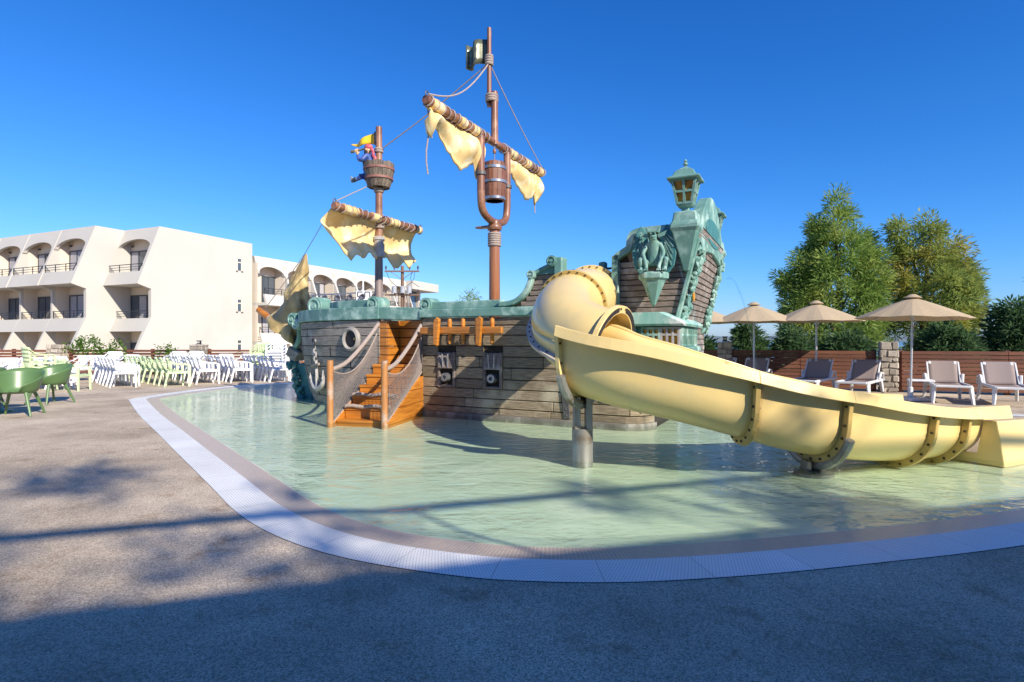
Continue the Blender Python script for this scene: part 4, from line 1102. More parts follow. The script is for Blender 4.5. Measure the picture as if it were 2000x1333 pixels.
# ------------------------------------------------------------------ water slide
sy = mk('cream_yellow_fibreglass', (.80, .60, .25), (.75, .555, .225), scale=1.5, rough=.32, coat=.15, c3=(.66, .52, .26), s3=2.2, t3=(.52, .72), bump=.04, bscale=22)
sy2 = mk('ochre_flange', (.55, .38, .12), (.48, .33, .10), scale=5, rough=.5)
bolt_m = mk('dark_bolt', (.07, .055, .04), rough=.5, metal=.5)
slide = empty('water_slide', (1.2, 6.6, 0), 0, 'cream yellow fibreglass water slide curling out of the ship into the pool', 'water slide')
def L(p): return Vector(p) - Vector((1.2, 6.6, 0))
# tube
TR = .44
tp = [L(p) for p in spline([(1.34, 9.35, 2.02), (1.20, 8.95, 1.98), (1.0, 8.45, 1.90), (.80, 7.95, 1.76), (.70, 7.45, 1.58), (.74, 6.98, 1.40), (.95, 6.62, 1.26), (1.12, 6.48, 1.2)], 7)]
TN = len(tp)
def tube_frames(P):
    fr = []
    for i, p in enumerate(P):
        t = (P[min(i + 1, len(P) - 1)] - P[max(i - 1, 0)]).normalized()
        x = t.cross(Vector((0, 0, 1))).normalized(); y = x.cross(t)   # x: rider's right, y: up
        fr.append((p, t, x, y))
    return fr
tf = tube_frames(tp)
def tube_part(i0, i1, name, a0=0, a1=2 * math.pi, r=TR, th=.02, mat=None):
    n = 36; vs = []; fs = []
    full = abs(a1 - a0 - 2 * math.pi) < 1e-6
    for i in range(i0, i1 + 1):
        p, t, x, y = tf[i]
        for k in range(n + 1):
            a = a0 + (a1 - a0) * k / n
            vs.append(p + (x * math.cos(a) + y * math.sin(a)) * r)
    m = n + 1
    for i in range(i1 - i0):
        for k in range(n): fs.append((i * m + k, i * m + k + 1, (i + 1) * m + k + 1, (i + 1) * m + k))
    b = MB(); b.add(vs, fs)
    o = b.build(name, mat or sy, slide, smooth=True, fix=True)
    q = o.modifiers.new('solid', 'SOLIDIFY'); q.thickness = th; q.offset = 0
    return o
def ring_at(fr, name, r0, r1, w_, parent, mat, bolts=20, a0=0, a1=2 * math.pi, face=-1):
    p, t, x, y = fr
    n = 40; vs = []; fs = []
    full = abs(a1 - a0 - 2 * math.pi) < 1e-6
    m = n if full else n + 1
    for (r, d) in ((r0, -w_ / 2), (r1, -w_ / 2), (r1, w_ / 2), (r0, w_ / 2)):
        for k in range(m):
            a = a0 + (a1 - a0) * k / n
            vs.append(p + t * d + (x * math.cos(a) + y * math.sin(a)) * r)
    for j in range(4):
        for k in range(n):
            k2 = (k + 1) % m; j2 = (j + 1) % 4
            fs.append((j * m + k, j * m + k2, j2 * m + k2, j2 * m + k))
    if not full: fs += [tuple(j * m for j in range(4)), tuple(j * m + n for j in reversed(range(4)))]
    b = MB(); b.add(vs, fs); o = b.build(name, mat, parent, bev=.004)
    for i in range(bolts):
        a = a0 + (a1 - a0) * (i + .5) / bolts; rr_ = (r0 + r1) / 2 + .01
        c = p + (x * math.cos(a) + y * math.sin(a)) * rr_
        bb = MB()
        bb.cyl(c - t * (w_ / 2 + .012), c + t * (w_ / 2 + .012), .013, None, 6)
        bb.build('bolt', bolt_m, o)
    return o
iA, iM = 19, TN - 1
tube_part(0, iA, 'tube_section')
tube_part(iA, iM, 'tube_bend')
ring_at(tf[5], 'flange', TR - .01, TR + .065, .05, slide, sy, 26)
ring_at(tf[iA], 'flange', TR - .01, TR + .06, .055, slide, sy2, 26)
mouth = ring_at(tf[iM], 'mouth_flange', TR - .012, TR + .075, .06, slide, sy, 24)
# black grip strips set in the mouth ring
p_, t_, x_, y_ = tf[iM]
for a0 in (20, 100):
    vs = []; fs = []
    for k in range(11):
        a = R(a0 + 5.8 * k)
        for r in (TR + .008, TR + .058):
            vs.append(p_ + t_ * .034 + (x_ * math.cos(a) + y_ * math.sin(a)) * r)
    fs = [(2 * k, 2 * k + 1, 2 * k + 3, 2 * k + 2) for k in range(10)]
    b = MB(); b.add(vs, fs); b.build('grip_strip', mk('black_rubber', (.025, .022, .025), rough=.7), mouth, solid=.008)
# longitudinal seam flange on the outer side of the bend (rider's right)
vs = []; fs = []
idx = list(range(iA, iM + 1))
for i in idx:
    p, t, x, y = tf[i]
    ang = R(-8 - 24 * (i - iA) / (iM - iA))
    o_ = x * math.cos(ang) + y * math.sin(ang); n_ = -x * math.sin(ang) + y * math.cos(ang)
    for (r, d) in ((TR - .01, -.022), (TR + .085, -.022), (TR + .085, .022), (TR - .01, .022)):
        vs.append(p + o_ * r + n_ * d)
for i in range(len(idx) - 1):
    for k in range(4): fs.append((i * 4 + k, i * 4 + (k + 1) % 4, i * 4 + 4 + (k + 1) % 4, i * 4 + 4 + k))
fs += [(3, 2, 1, 0), tuple((len(idx) - 1) * 4 + k for k in range(4))]
b = MB(); b.add(vs, fs); seam = b.build('seam_flange', mk('weathered_flange', (.55, .46, .38), (.45, .37, .30), scale=6, rough=.6), slide, smooth=True)
for i in idx[1:-1:2]:
    p, t, x, y = tf[i]; ang = R(-8 - 24 * (i - iA) / (iM - iA))
    o_ = x * math.cos(ang) + y * math.sin(ang); n_ = -x * math.sin(ang) + y * math.cos(ang)
    c = p + o_ * (TR + .045)
    MB().cyl(c - n_ * .034, c + n_ * .034, .012, None, 6).build('bolt', bolt_m, seam)
# open chute
cp = [L(p) for p in spline([(.74, 6.36, .72), (1.18, 6.08, .60), (1.75, 5.93, .47), (2.25, 5.87, .34), (2.8, 5.88, .19), (3.35, 6.0, .09), (3.9, 6.2, .02), (4.5, 6.48, -.02), (5.1, 6.80, -.03)], 7)]
cf = tube_frames(cp); CN = len(cp); CR = .40
def wall_h(i):
    f_ = i / (CN - 1); return .72 - .12 * max(0, (f_ - .6) / .4) + .05 * max(0, 1 - f_ / .3)
def chute_pt(i, k, r=CR):
    """k from -1 (far rim) to +1 (near rim): half pipe then straight walls"""
    p, t, x, y = cf[i]; up = Vector((0, 0, 1)); h = wall_h(i)
    base = p + up * CR
    a = k * 1.25
    if abs(a) <= 1: 
        th = a * math.pi / 2
        return base + x * math.sin(th) * r - up * math.cos(th) * r
    e = (abs(a) - 1) / .25
    return base + x * (1 if a > 0 else -1) * (r + .04 * e) + up * (h - CR + (-.03 if a > 0 else .055)) * e
def chute_section(i0, i1, name):
    K = 30; vs = []; fs = []
    for i in range(i0, i1 + 1):
        for k in range(K + 1): vs.append(chute_pt(i, -1 + 2 * k / K))
    m = K + 1
    for i in range(i1 - i0):
        for k in range(K): fs.append((i * m + k, i * m + k + 1, (i + 1) * m + k + 1, (i + 1) * m + k))
    b = MB(); b.add(vs, fs); o = b.build(name, sy, slide, smooth=True)
    q = o.modifiers.new('solid', 'SOLIDIFY'); q.thickness = .018; q.offset = 0
    for sd in (-1, 1):
        vs = []; fs = []
        for i in range(i0, i1 + 1):
            p, t, x, y = cf[i]; e = chute_pt(i, sd); o_ = x * sd; u_ = Vector((0, 0, 1))
            # rolled lip: out, then down
            vs += [e - o_ * .012 + u_ * .0, e + o_ * .085 + u_ * .008, e + o_ * .115 - u_ * .105, e + o_ * .095 - u_ * .105, e + o_ * .07 - u_ * .014, e - o_ * .012 - u_ * .022]
        for i in range(i1 - i0):
            for k in range(6): fs.append((i * 6 + k, i * 6 + (k + 1) % 6, i * 6 + 6 + (k + 1) % 6, i * 6 + 6 + k))
        fs += [tuple(reversed(range(6))), tuple((i1 - i0) * 6 + k for k in range(6))]
        b = MB(); b.add(vs, fs); b.build('rim_lip', sy, o, bev=.006, seg=2)
    return o
joints = [0, 22, 32, 45, 51, CN - 1]
secs = []
for a, b_ in zip(joints, joints[1:]): secs.append(chute_section(a, b_, 'chute_section'))
def chute_flange(i, w_=.05, d=.075, mat=None, k0=-.97, k1=.97):
    K = 28; vs = []; fs = []
    p, t, x, y = cf[i]
    for k in range(K + 1):
        kk = k0 + (k1 - k0) * k / K
        a = chute_pt(i, kk, CR + .006); c = p + Vector((0, 0, CR)); 
        aa = kk * 1.25; th = max(-1, min(1, aa)) * math.pi / 2
        nrm = (x * math.sin(th) - Vector((0, 0, 1)) * math.cos(th))
        bq = a + nrm * d
        vs += [a - t * w_ / 2, bq - t * w_ / 2, bq + t * w_ / 2, a + t * w_ / 2]
    for k in range(K):
        for j in range(4): fs.append((k * 4 + j, k * 4 + (j + 1) % 4, k * 4 + 4 + (j + 1) % 4, k * 4 + 4 + j))
    fs += [(3, 2, 1, 0), tuple(K * 4 + j for j in range(4))]
    b = MB(); b.add(vs, fs); o = b.build('chute_flange', mat or sy2, slide, bev=.004)
    for q in range(13):
        kk = k0 + (k1 - k0) * (q + .5) / 13; aa = kk * 1.25; th = max(-1, min(1, aa)) * math.pi / 2
        nrm = (x * math.sin(th) - Vector((0, 0, 1)) * math.cos(th)); c = chute_pt(i, kk, CR + .006) + nrm * d * .55
        MB().cyl(c - t * (w_ / 2 + .012), c + t * (w_ / 2 + .012), .014, None, 6).build('bolt', bolt_m, o)
chute_flange(0, mat=sy); chute_flange(22); chute_flange(32); chute_flange(45); chute_flange(51)
# splash-down trough in the water
ep, et, ex, ey = cf[CN - 1]
def trough(name, d0, d1, half, h0, h1, flare):
    vs = []
    for d, fl, h in ((d0, 0, h0), (d1, flare, h1)):
        for (a, z) in ((-half - .16, -.09), (-half - .09, h), (-half + .04, h), (-half + .10, .02), (half - .10, .02), (half - .04, h), (half + .09, h), (half + .16, -.09)):
            vs.append(ep + et * d + ex * a * (1 + fl) + Vector((0, 0, z + .05)))
    fs = [(i, i + 1, 8 + i + 1, 8 + i) for i in range(7)] + [tuple(range(8)), tuple(reversed(range(8, 16)))]
    b = MB(); b.add(vs, fs); return b.build(name, sy, slide, bev=.012, seg=2)
trough('splash_trough', -.06, 3.0, .47, .40, .34, .12)
# steel supports
galv = mk('galvanised_steel', (.36, .35, .33), (.26, .25, .23), scale=6, rough=.45, metal=.55, stretch=(2, 2, .3), c3=(.20, .16, .12), s3=3)
def cradle(i, ang0=-70, ang1=70):
    p, t, x, y = cf[i]; c = p + Vector((0, 0, CR)); pts = []
    for k in range(17):
        a = R(ang0 + (ang1 - ang0) * k / 16); pts.append(c + x * math.sin(a) * (CR + .11) - Vector((0, 0, 1)) * math.cos(a) * (CR + .11))
    return pts, p, x, t
pts, p, x, t = cradle(1)
MB().tube(pts, .05, 8).build('cradle', galv, slide, smooth=True)
foot = Vector((p.x, p.y, 0))
MB().cyl((p.x, p.y, -.31), (p.x, p.y, .34), .115, None, 24).build('support_column', galv, slide, smooth=True)
MB().bx(p.x - .10, p.x - .03, p.y - .09, p.y + .09, .33, p.z - .02).bx(p.x + .03, p.x + .10, p.y - .09, p.y + .09, .33, p.z - .02).build('support_bracket', galv, slide, bev=.006)
MB().lathe([(0, -.299), (.17, -.299), (.17, -.25), (.13, -.24)], 20, (p.x, p.y, 0)).build('base_ring', galv, slide, smooth=True)
pts, p, x, t = cradle(32, -62, 70)
MB().tube(pts, .045, 8).build('cradle', galv, slide, smooth=True)
for d in (-.07, .07): MB().bx(p.x + d - .025, p.x + d + .025, p.y - .07, p.y + .07, -.3, p.z - .06).build('support_bracket', galv, slide, bev=.006)
MB().lathe([(0, -.299), (.2, -.299), (.2, -.05), (.16, -.03), (0, -.03)], 20, (p.x, p.y, 0)).build('base_ring', galv, slide, smooth=True)

# ------------------------------------------------------------------ statues
def skin_figure(name, verts, edges, mat, parent=None, sub=2):
    me = bpy.data.meshes.new(name); me.from_pydata([v[0] for v in verts], edges, [])
    o = bpy.data.objects.new(name, me); COL.objects.link(o); o.parent = parent
    sk = o.modifiers.new('skin', 'SKIN'); sk.use_smooth_shade = True
    lay = me.skin_vertices[0] if me.skin_vertices else None
    if lay is None:
        bpy.context.view_layer.objects.active = o
    for i, v in enumerate(verts):
        me.skin_vertices[0].data[i].radius = (v[1], v[1] if len(v) < 3 else v[2])
    me.skin_vertices[0].data[0].use_root = True
    s2 = o.modifiers.new('sub', 'SUBSURF'); s2.levels = sub; s2.render_levels = sub
    me.materials.append(mat)
    return o
# gargoyle: crouching winged beast on its bracket
gc = to_world((4.18, -.19, 2.30))
gar = empty('gargoyle_statue', gc, SA + .12, 'teal winged gargoyle crouching on a pointed bracket and spouting water', 'gargoyle statue')
def ell(mb, c, r, M=None, n=10):
    prof = [(math.sin(math.pi * i / 8), -math.cos(math.pi * i / 8)) for i in range(9)]
    Md = Matrix.Diagonal(r)
    mb.lathe([(max(a, 0), b) for a, b in prof], n, c, (M @ Md) if M is not None else Md)
# body faces -y (towards the terrace)
V = [((0, .05, .14), .085), ((0, .02, .28), .095), ((0, -.03, .40), .085), ((0, -.05, .47), .05), ((0, -.09, .54), .075), ((0, -.13, .53), .05),
     ((-.10, .0, .40), .045), ((-.15, -.08, .28), .035), ((-.09, -.15, .10), .03), ((-.09, -.18, .03), .032),
     ((.10, .0, .40), .045), ((.15, -.08, .28), .035), ((.09, -.15, .10), .03), ((.09, -.18, .03), .032),
     ((-.13, .0, .16), .06), ((-.19, -.12, .20), .045), ((-.17, -.10, .06), .035), ((-.17, -.18, .03), .032),
     ((.13, .0, .16), .06), ((.19, -.12, .20), .045), ((.17, -.10, .06), .035), ((.17, -.18, .03), .032)]
E = [(0, 1), (1, 2), (2, 3), (3, 4), (4, 5), (2, 6), (6, 7), (7, 8), (8, 9), (2, 10), (10, 11), (11, 12), (12, 13), (0, 14), (14, 15), (15, 16), (16, 17), (0, 18), (18, 19), (19, 20), (20, 21)]
skin_figure('body', [(v[0], v[1] * .86) for v in V], E, teal, gar)
hd = MB()
for sd in (-1, 1):
    hd.lathe([(.03, 0), (.022, .05), (.0, .11)], 6, (sd * .06, -.08, .58), Matrix.Rotation(sd * .5, 3, 'Y'))          # horns
    hd.prism([(0, 0), (sd * .13, .05), (sd * .10, -.02), (sd * .02, -.05)], -.09, -.07, lambda a, b, c: Vector((sd * .06 + a, c, .55 + b)))  # ears
    ell(hd, Vector((sd * .03, -.155, .555)), (.016, .012, .014))
hd.bx(-.075, .075, -.165, -.10, .572, .592)
ell(hd, Vector((0, -.17, .505)), (.035, .03, .022)); ell(hd, Vector((0, -.15, .475)), (.045, .03, .018))
hd.build('horned_head', teal, gar, smooth=True)
for sd in (-1, 1):
    for k in range(3):
        for fx in (.09, .17):
            mb = MB(); ell(mb, Vector((sd * fx + (k - 1) * .022, -.215, .02)), (.011, .03, .016)); mb.build('claw', teal, gar, smooth=True)
    wing = [(.04, .30), (.10, .60), (.18, .72), (.25, .62), (.30, .46), (.32, .28), (.29, .10), (.20, -.02), (.11, .05), (.05, .15)]
    w_ = MB().prism(wing, .05, .085, lambda a, b, c: Vector((sd * a, c - .18 * abs(a - .05), b))).build('wing', teal_dk, gar, bev=.012)
    for k in range(5):
        MB().bar((sd * .15, .028, .60 - k * .05), (sd * (.29 - .01 * k), .0, .46 - k * .09), .018, .016).build('wing_rib', teal, w_)
MB().lathe([(.0, -.50), (.03, -.47), (.17, -.12), (.215, -.09), (.22, -.03), (.20, .0), (.0, .0)], 6, (0, -.04, 0)).build('bracket', teal, gar, bev=.012)
P = gc + Matrix.Rotation(SA + .12, 3, 'Z') @ Vector((0, -.2, .505))
jet('water_jet', P, (1.05, -.35, .35), .72, .009, 'water jet spouting from the gargoyle mouth past the stern')
jet('water_jet', to_world((4.98, 1.6, 2.35)), (.80, -.1, .5), .78, .010, 'water jet falling from the transom carving behind the gargoyle jet')

# pirate lookout in the crow's nest: body one skinned surface, facing forward along the bow (-x)
pir = empty('pirate_statue', to_world((FS - .14, CT - .14, 5.0)), SA, 'pirate lookout statue in blue coat and red bandana with a spyglass', 'pirate statue')
coat = mk('blue_coat_paint', (.05, .11, .34), (.04, .08, .25), scale=6, rough=.5, c3=(.12, .12, .36), s3=5)
skinp = mk('painted_skin', (.72, .44, .24), (.64, .37, .19), scale=8, rough=.55)
V = [((0, 0, .0), .115), ((0, 0, .15), .12), ((-.01, 0, .28), .125), ((-.02, 0, .38), .085), ((-.03, 0, .43), .05),
     ((0, -.14, .36), .06), ((-.02, -.22, .24), .05), ((-.15, -.17, .27), .042), ((-.27, -.09, .42), .035),
     ((0, .14, .36), .06), ((-.02, .22, .24), .05), ((-.10, .20, .12), .042), ((-.12, .16, .06), .036),
     ((-.05, -.08, -.08), .075), ((-.16, -.10, -.07), .06), ((-.24, -.12, -.12), .045), ((-.32, -.14, -.14), .035),
     ((-.05, .08, -.08), .075), ((-.10, .08, -.2), .06)]
E = [(0, 1), (1, 2), (2, 3), (3, 4), (3, 5), (5, 6), (6, 7), (7, 8), (3, 9), (9, 10), (10, 11), (11, 12), (0, 13), (13, 14), (14, 15), (15, 16), (0, 17), (17, 18)]
skin_figure('body', V, E, coat, pir)
h = MB(); ell(h, Vector((-.05, 0, .53)), (.085, .075, .105), n=14); ell(h, Vector((-.14, 0, .52)), (.028, .018, .022)); ell(h, Vector((-.04, -.078, .52)), (.018, .012, .03)); ell(h, Vector((-.04, .078, .52)), (.018, .012, .03))
hd = h.build('head', skinp, pir, smooth=True)
b = MB(); ell(b, Vector((-.115, 0, .465)), (.03, .05, .05)); ell(b, Vector((-.06, -.06, .48)), (.05, .022, .06)); ell(b, Vector((-.06, .06, .48)), (.05, .022, .06))
b.build('beard', mk('dark_hair', (.05, .035, .03), rough=.8), hd, smooth=True)
for y in (-.032, .032):
    e = MB(); ell(e, Vector((-.128, y, .55)), (.012, .013, .010)); e.build('eye', mk('eye_white', (.75, .72, .66), rough=.3), hd, smooth=True)
red = mk('red_bandana_paint', (.50, .05, .07), (.62, .16, .18), scale=14, rough=.5)
b = MB(); ell(b, Vector((-.035, 0, .585)), (.098, .088, .075), n=14); ell(b, Vector((.085, -.03, .50)), (.05, .035, .045)); ell(b, Vector((.13, -.04, .40)), (.035, .03, .08)); ell(b, Vector((.16, -.02, .30)), (.045, .035, .07))
b.build('bandana', red, pir, smooth=True)
b = MB(); ell(b, Vector((-.10, -.06, .26)), (.03, .06, .15)); ell(b, Vector((-.10, .06, .26)), (.03, .06, .15))
b.build('vest', mk('sky_blue_paint', (.10, .38, .52), (.08, .30, .44), rough=.5), pir, smooth=True)
MB().lathe([(0, 0), (.025, .0), (.03, .008), (.02, .014), (0, .016)], 10, (-.13, -.05, .30), Matrix.Rotation(R(-90), 3, 'Y')).build('button', mk('gold_paint', (.75, .36, .05), rough=.4), pir)
hand = MB(); ell(hand, Vector((-.29, -.075, .475)), (.035, .028, .045))
for k in range(4):
    hand.tube([Vector((-.275 - .018 * k, -.095, .49)), Vector((-.28 - .018 * k, -.10, .535)), Vector((-.285 - .018 * k, -.07, .568)), Vector((-.285 - .018 * k, -.035, .56))], [.011, .011, .010, .008], 6)
hand.tube([Vector((-.27, -.055, .48)), Vector((-.275, -.035, .50)), Vector((-.285, -.025, .525))], [.012, .011, .009], 6)
hand.build('hand', skinp, pir, smooth=True)
MB().lathe([(.0, 0), (.02, 0), (.02, .14), (.026, .15), (.026, .30), (.034, .31), (.036, .37), (.0, .37)], 12, (-.13, -.035, .552), Matrix.Rotation(R(-91), 3, 'Y')).build('spyglass', mk('spyglass_brass', (.30, .27, .16), (.16, .15, .10), rough=.4, metal=.3), pir, smooth=True)
MB().bar((-.35, -.14, -.17), (-.42, -.14, -.05), .05, .10, w2=.03, h2=.05).build('boot_toe', mk('grey_boot', (.30, .32, .34), rough=.5), pir, bev=.01)
MB().bar((-.24, -.13, -.11), (-.37, -.14, -.15), .085, .085).build('boot', mk('dark_boot', (.04, .05, .07), rough=.5), pir, bev=.02)
# ------------------------------------------------------------------ furniture
white_p = mk('white_plastic', (.80, .80, .80), (.76, .76, .77), scale=5, rough=.4, rand=.05)
lgreen_p = mk('pale_green_plastic', (.60, .72, .42), (.55, .67, .38), scale=5, rough=.4, rand=.06)
green_p = mk('olive_green_plastic', (.10, .185, .068), (.09, .165, .06), scale=3, rough=.35)
def make_armchair(mat, meshes=None):
    root = empty('plastic_armchair')
    # faces -y, stands on the ground
    MB().grid(lambda u, v: Vector((-.225 + .45 * u, -.24 + .44 * v, .425 - .03 * v - .022 * math.sin(math.pi * u) * math.sin(math.pi * v))), 6, 6).build('seat', mat, root, smooth=True, solid=.02)
    bk = MB()
    bp = lambda x, h: Vector((x, .20 + .12 * h - .16 * abs(x / .27) ** 2.2 * .5, .42 + .40 * h))
    n = 7
    for i in range(n):
        x0 = -.20 + .40 * i / n + .008; x1 = -.20 + .40 * (i + 1) / n - .008
        bk.add([bp(x0, .08), bp(x1, .08), bp(x1, .80), bp(x0, .80)], [(0, 1, 2, 3)])
    def band(h0, h1, w0, w1):
        vs = []
        for i in range(9):
            x = -1 + 2 * i / 8
            vs += [bp(x * w0, h0), bp(x * w1, h1)]
        bk.add(vs, [(2 * i, 2 * i + 2, 2 * i + 3, 2 * i + 1) for i in range(8)])
    band(.80, 1.0, .27, .23); band(-.02, .09, .22, .22)
    bk.build('backrest', mat, root, smooth=True, solid=.018)
    for sd in (-1, 1):
        P = spline([(sd * .27, .23, .74), (sd * .285, .12, .67), (sd * .29, -.08, .645), (sd * .285, -.24, .63), (sd * .275, -.29, .58)], 3)
        a = MB(); vs = []
        for p in P: vs += [p + Vector((-.028, 0, 0)), p + Vector((.028, 0, 0)), p + Vector((.024, 0, -.022)), p + Vector((-.024, 0, -.022))]
        fs = []
        for i in range(len(P) - 1):
            for k in range(4): fs.append((i * 4 + k, i * 4 + (k + 1) % 4, i * 4 + 4 + (k + 1) % 4, i * 4 + 4 + k))
        fs += [(0, 1, 2, 3), tuple(4 * (len(P) - 1) + k for k in range(4))]
        a.add(vs, fs); a.build('armrest', mat, root, smooth=True)
        MB().bar((sd * .275, -.285, .60), (sd * .285, -.30, .0), .06, .05, w2=.04, h2=.035).build('leg', mat, root)
        MB().bar((sd * .235, .21, .46), (sd * .27, .32, .0), .06, .05, w2=.04, h2=.035).build('leg', mat, root)
        MB().add([(sd * .225, -.24, .40), (sd * .275, -.28, .40), (sd * .24, .2, .40), (sd * .225, .2, .40), (sd * .225, -.24, .36), (sd * .275, -.28, .36), (sd * .24, .2, .36), (sd * .225, .2, .36)], [(0, 1, 2, 3), (4, 5, 6, 7), (0, 1, 5, 4), (1, 2, 6, 5), (2, 3, 7, 6), (3, 0, 4, 7)])
    ap = MB().bx(-.25, .25, -.30, -.275, .36, .425).bx(-.27, -.24, -.28, .22, .375, .42).bx(.24, .27, -.28, .22, .375, .42).build('seat_rail', mat, root)
    return root
protoW = make_armchair(white_p); protoG = make_armchair(lgreen_p)
used = {'W': False, 'G': False}
def put_chair(kind, x, y, rz, label, group, z=0, tilt=0):
    src = protoW if kind == 'W' else protoG
    o = src if not used[kind] else copy_tree(src)
    used[kind] = True
    o.location = (x, y, z); o.rotation_euler = (tilt, 0, rz)
    tag(o, label, 'chair', group)
    return o
def row(kind, a, b, n, rz, label, group):
    a = Vector(a); b = Vector(b)
    for i in range(n):
        p = a.lerp(b, i / max(n - 1, 1))
        put_chair(kind, p.x + rnd.uniform(-.02, .02), p.y + rnd.uniform(-.02, .02), rz + rnd.uniform(-.05, .05), label, group)
RZ = R(118)
row('G', (-9.62, 16.55), (-12.9, 19.6), 9, RZ, 'pale green plastic armchair in the long pale green row', 'the pale green chair row')
row('W', (-10.95, 16.25), (-13.1, 18.5), 6, RZ, 'white plastic armchair in the short row left of the pale green row', 'the short white chair row')
row('W', (-9.3, 17.5), (-11.7, 20.2), 8, RZ, 'white plastic armchair in the first white row right of the pale green row', 'first white row right of the green one')
row('W', (-8.55, 18.1), (-10.75, 20.7), 8, RZ, 'white plastic armchair in the middle white row by the pool', 'middle white chair row')
row('W', (-7.45, 18.35), (-9.4, 20.7), 8, RZ, 'white plastic armchair in the row closest to the ship bow', 'white chair row closest to the ship')
row('W', (-12.35, 15.75), (-14.2, 17.4), 4, RZ, 'white plastic armchair behind the lone pale green armchair', 'white chairs behind the lone green one')
put_chair('G', -11.55, 15.05, R(100), 'single pale green armchair standing in front of the white chairs', None)
for i, (u, Y, a) in enumerate(((6, 16.2, 15), (36, 16.4, -8), (64, 16.9, 20), (86, 16.3, -15), (104, 17.4, 10), (150, 18.6, -10), (180, 19.0, 5))):
    put_chair('W', (u - 1000) / FPX * Y, Y, R(a), 'loose white armchair facing the pool in the scattered line along the fence', 'loose white chairs along the fence')
for (u, Y, n, kind, lab) in ((217, 20.3, 2, 'W', 'white armchair in the low stack behind the short white row'), (250, 20.0, 1, 'W', 'white armchair standing alone behind the short white row'),
                             (344, 20.9, 2, 'W', 'white armchair in the low stack left of the lamp pillar'), (378, 20.9, 2, 'W', 'white armchair in the low stack in front of the lamp pillar'),
                             (436, 21.0, 1, 'W', 'white armchair facing out behind the middle white row'), (482, 21.2, 1, 'W', 'white armchair facing out left of the tall pale green stack'),
                             (511, 21.0, 5, 'G', 'pale green armchair in the tall stack beside the fence'), (541, 21.0, 6, 'W', 'white armchair in the tall stack nearest the ship bow'), (566, 21.4, 3, 'W', 'white armchair in the stack half hidden by the ship bow'), (76, 15.3, 4, 'G', 'pale green armchair in the leaning stack behind the olive tub chairs')):
    for k in range(n):
        put_chair(kind, (u - 1000) / FPX * Y + .01 * k, Y - .03 * k, R(6 if u != 76 else 150), lab, 'chairs of one stack: ' + lab.split(' in the ')[-1] if n > 1 else None, z=.105 * k)

# olive tub chairs
def tub_chair():
    root = empty('tub_chair')
    def f(u, v):
        a = R(-90) + (u - .5) * 2 * math.pi            # -90 deg = front
        back = (1 - math.cos((u) * 2 * math.pi)) / 2     # 0 front .. 1 back
        back = 1 - back if False else (1 + math.cos((u - .0) * 2 * math.pi + math.pi)) / 2
        rim = .46 + .36 * back ** .55 if back > .06 else .44
        q = min(v * 1.6, 1)
        r = .27 * q ** .6 + .07 * max(0, v - .62) / .38
        z = .43 - .03 * math.sin(math.pi * q) + (rim - .43) * max(0, (v - .55) / .45) ** 1.2
        return Vector((math.cos(a) * r * 1.08, math.sin(a) * r * (1.0 + .12 * back * v), z))
    MB().grid(f, 36, 14).build('shell', green_p, root, smooth=True, solid=.014)
    for sx_, sy_ in ((-1, -1), (1, -1), (-1, 1), (1, 1)):
        MB().tube([(sx_ * .17, sy_ * .15, .42), (sx_ * .20, sy_ * .19, .33), (sx_ * .29, sy_ * .29, .0)], [.032, .027, .018], 8).build('leg', green_p, root, smooth=True)
    MB().tube([Vector((.20 * math.cos(a * .3927), .20 * math.sin(a * .3927), .405)) for a in range(16)], .016, 6, closed=True).build('under_ring', green_p, root, smooth=True)
    return root
tcs = [(-8.62, 10.0, 200, 'olive green tub chair with splayed legs standing closest to the white grate'), (-9.62, 11.95, 165, 'olive green tub chair turned aside behind the other olive one'),
       (-10.1, 10.9, 60, 'olive green tub chair beyond the table between the olive chairs')]
t0 = tub_chair()
for i, (x, y, a, lab) in enumerate(tcs):
    o = t0 if i == 0 else copy_tree(t0)
    o.location = (x, y, 0); o.rotation_euler = (0, 0, R(a)); tag(o, lab, 'chair', 'olive green tub chairs')
tb = empty('round_table', (-9.4, 10.5, 0), 0, 'olive green round table among the tub chairs', 'table')
MB().lathe([(0, .70), (.36, .70), (.38, .715), (.36, .73), (0, .73)], 28).build('table_top', green_p, tb, smooth=True)
MB().lathe([(.03, .06), (.03, .70)], 12).build('stem', green_p, tb, smooth=True)
MB().lathe([(0, 0), (.22, 0), (.2, .03), (.04, .07), (0, .07)], 20).build('foot', green_p, tb, smooth=True)

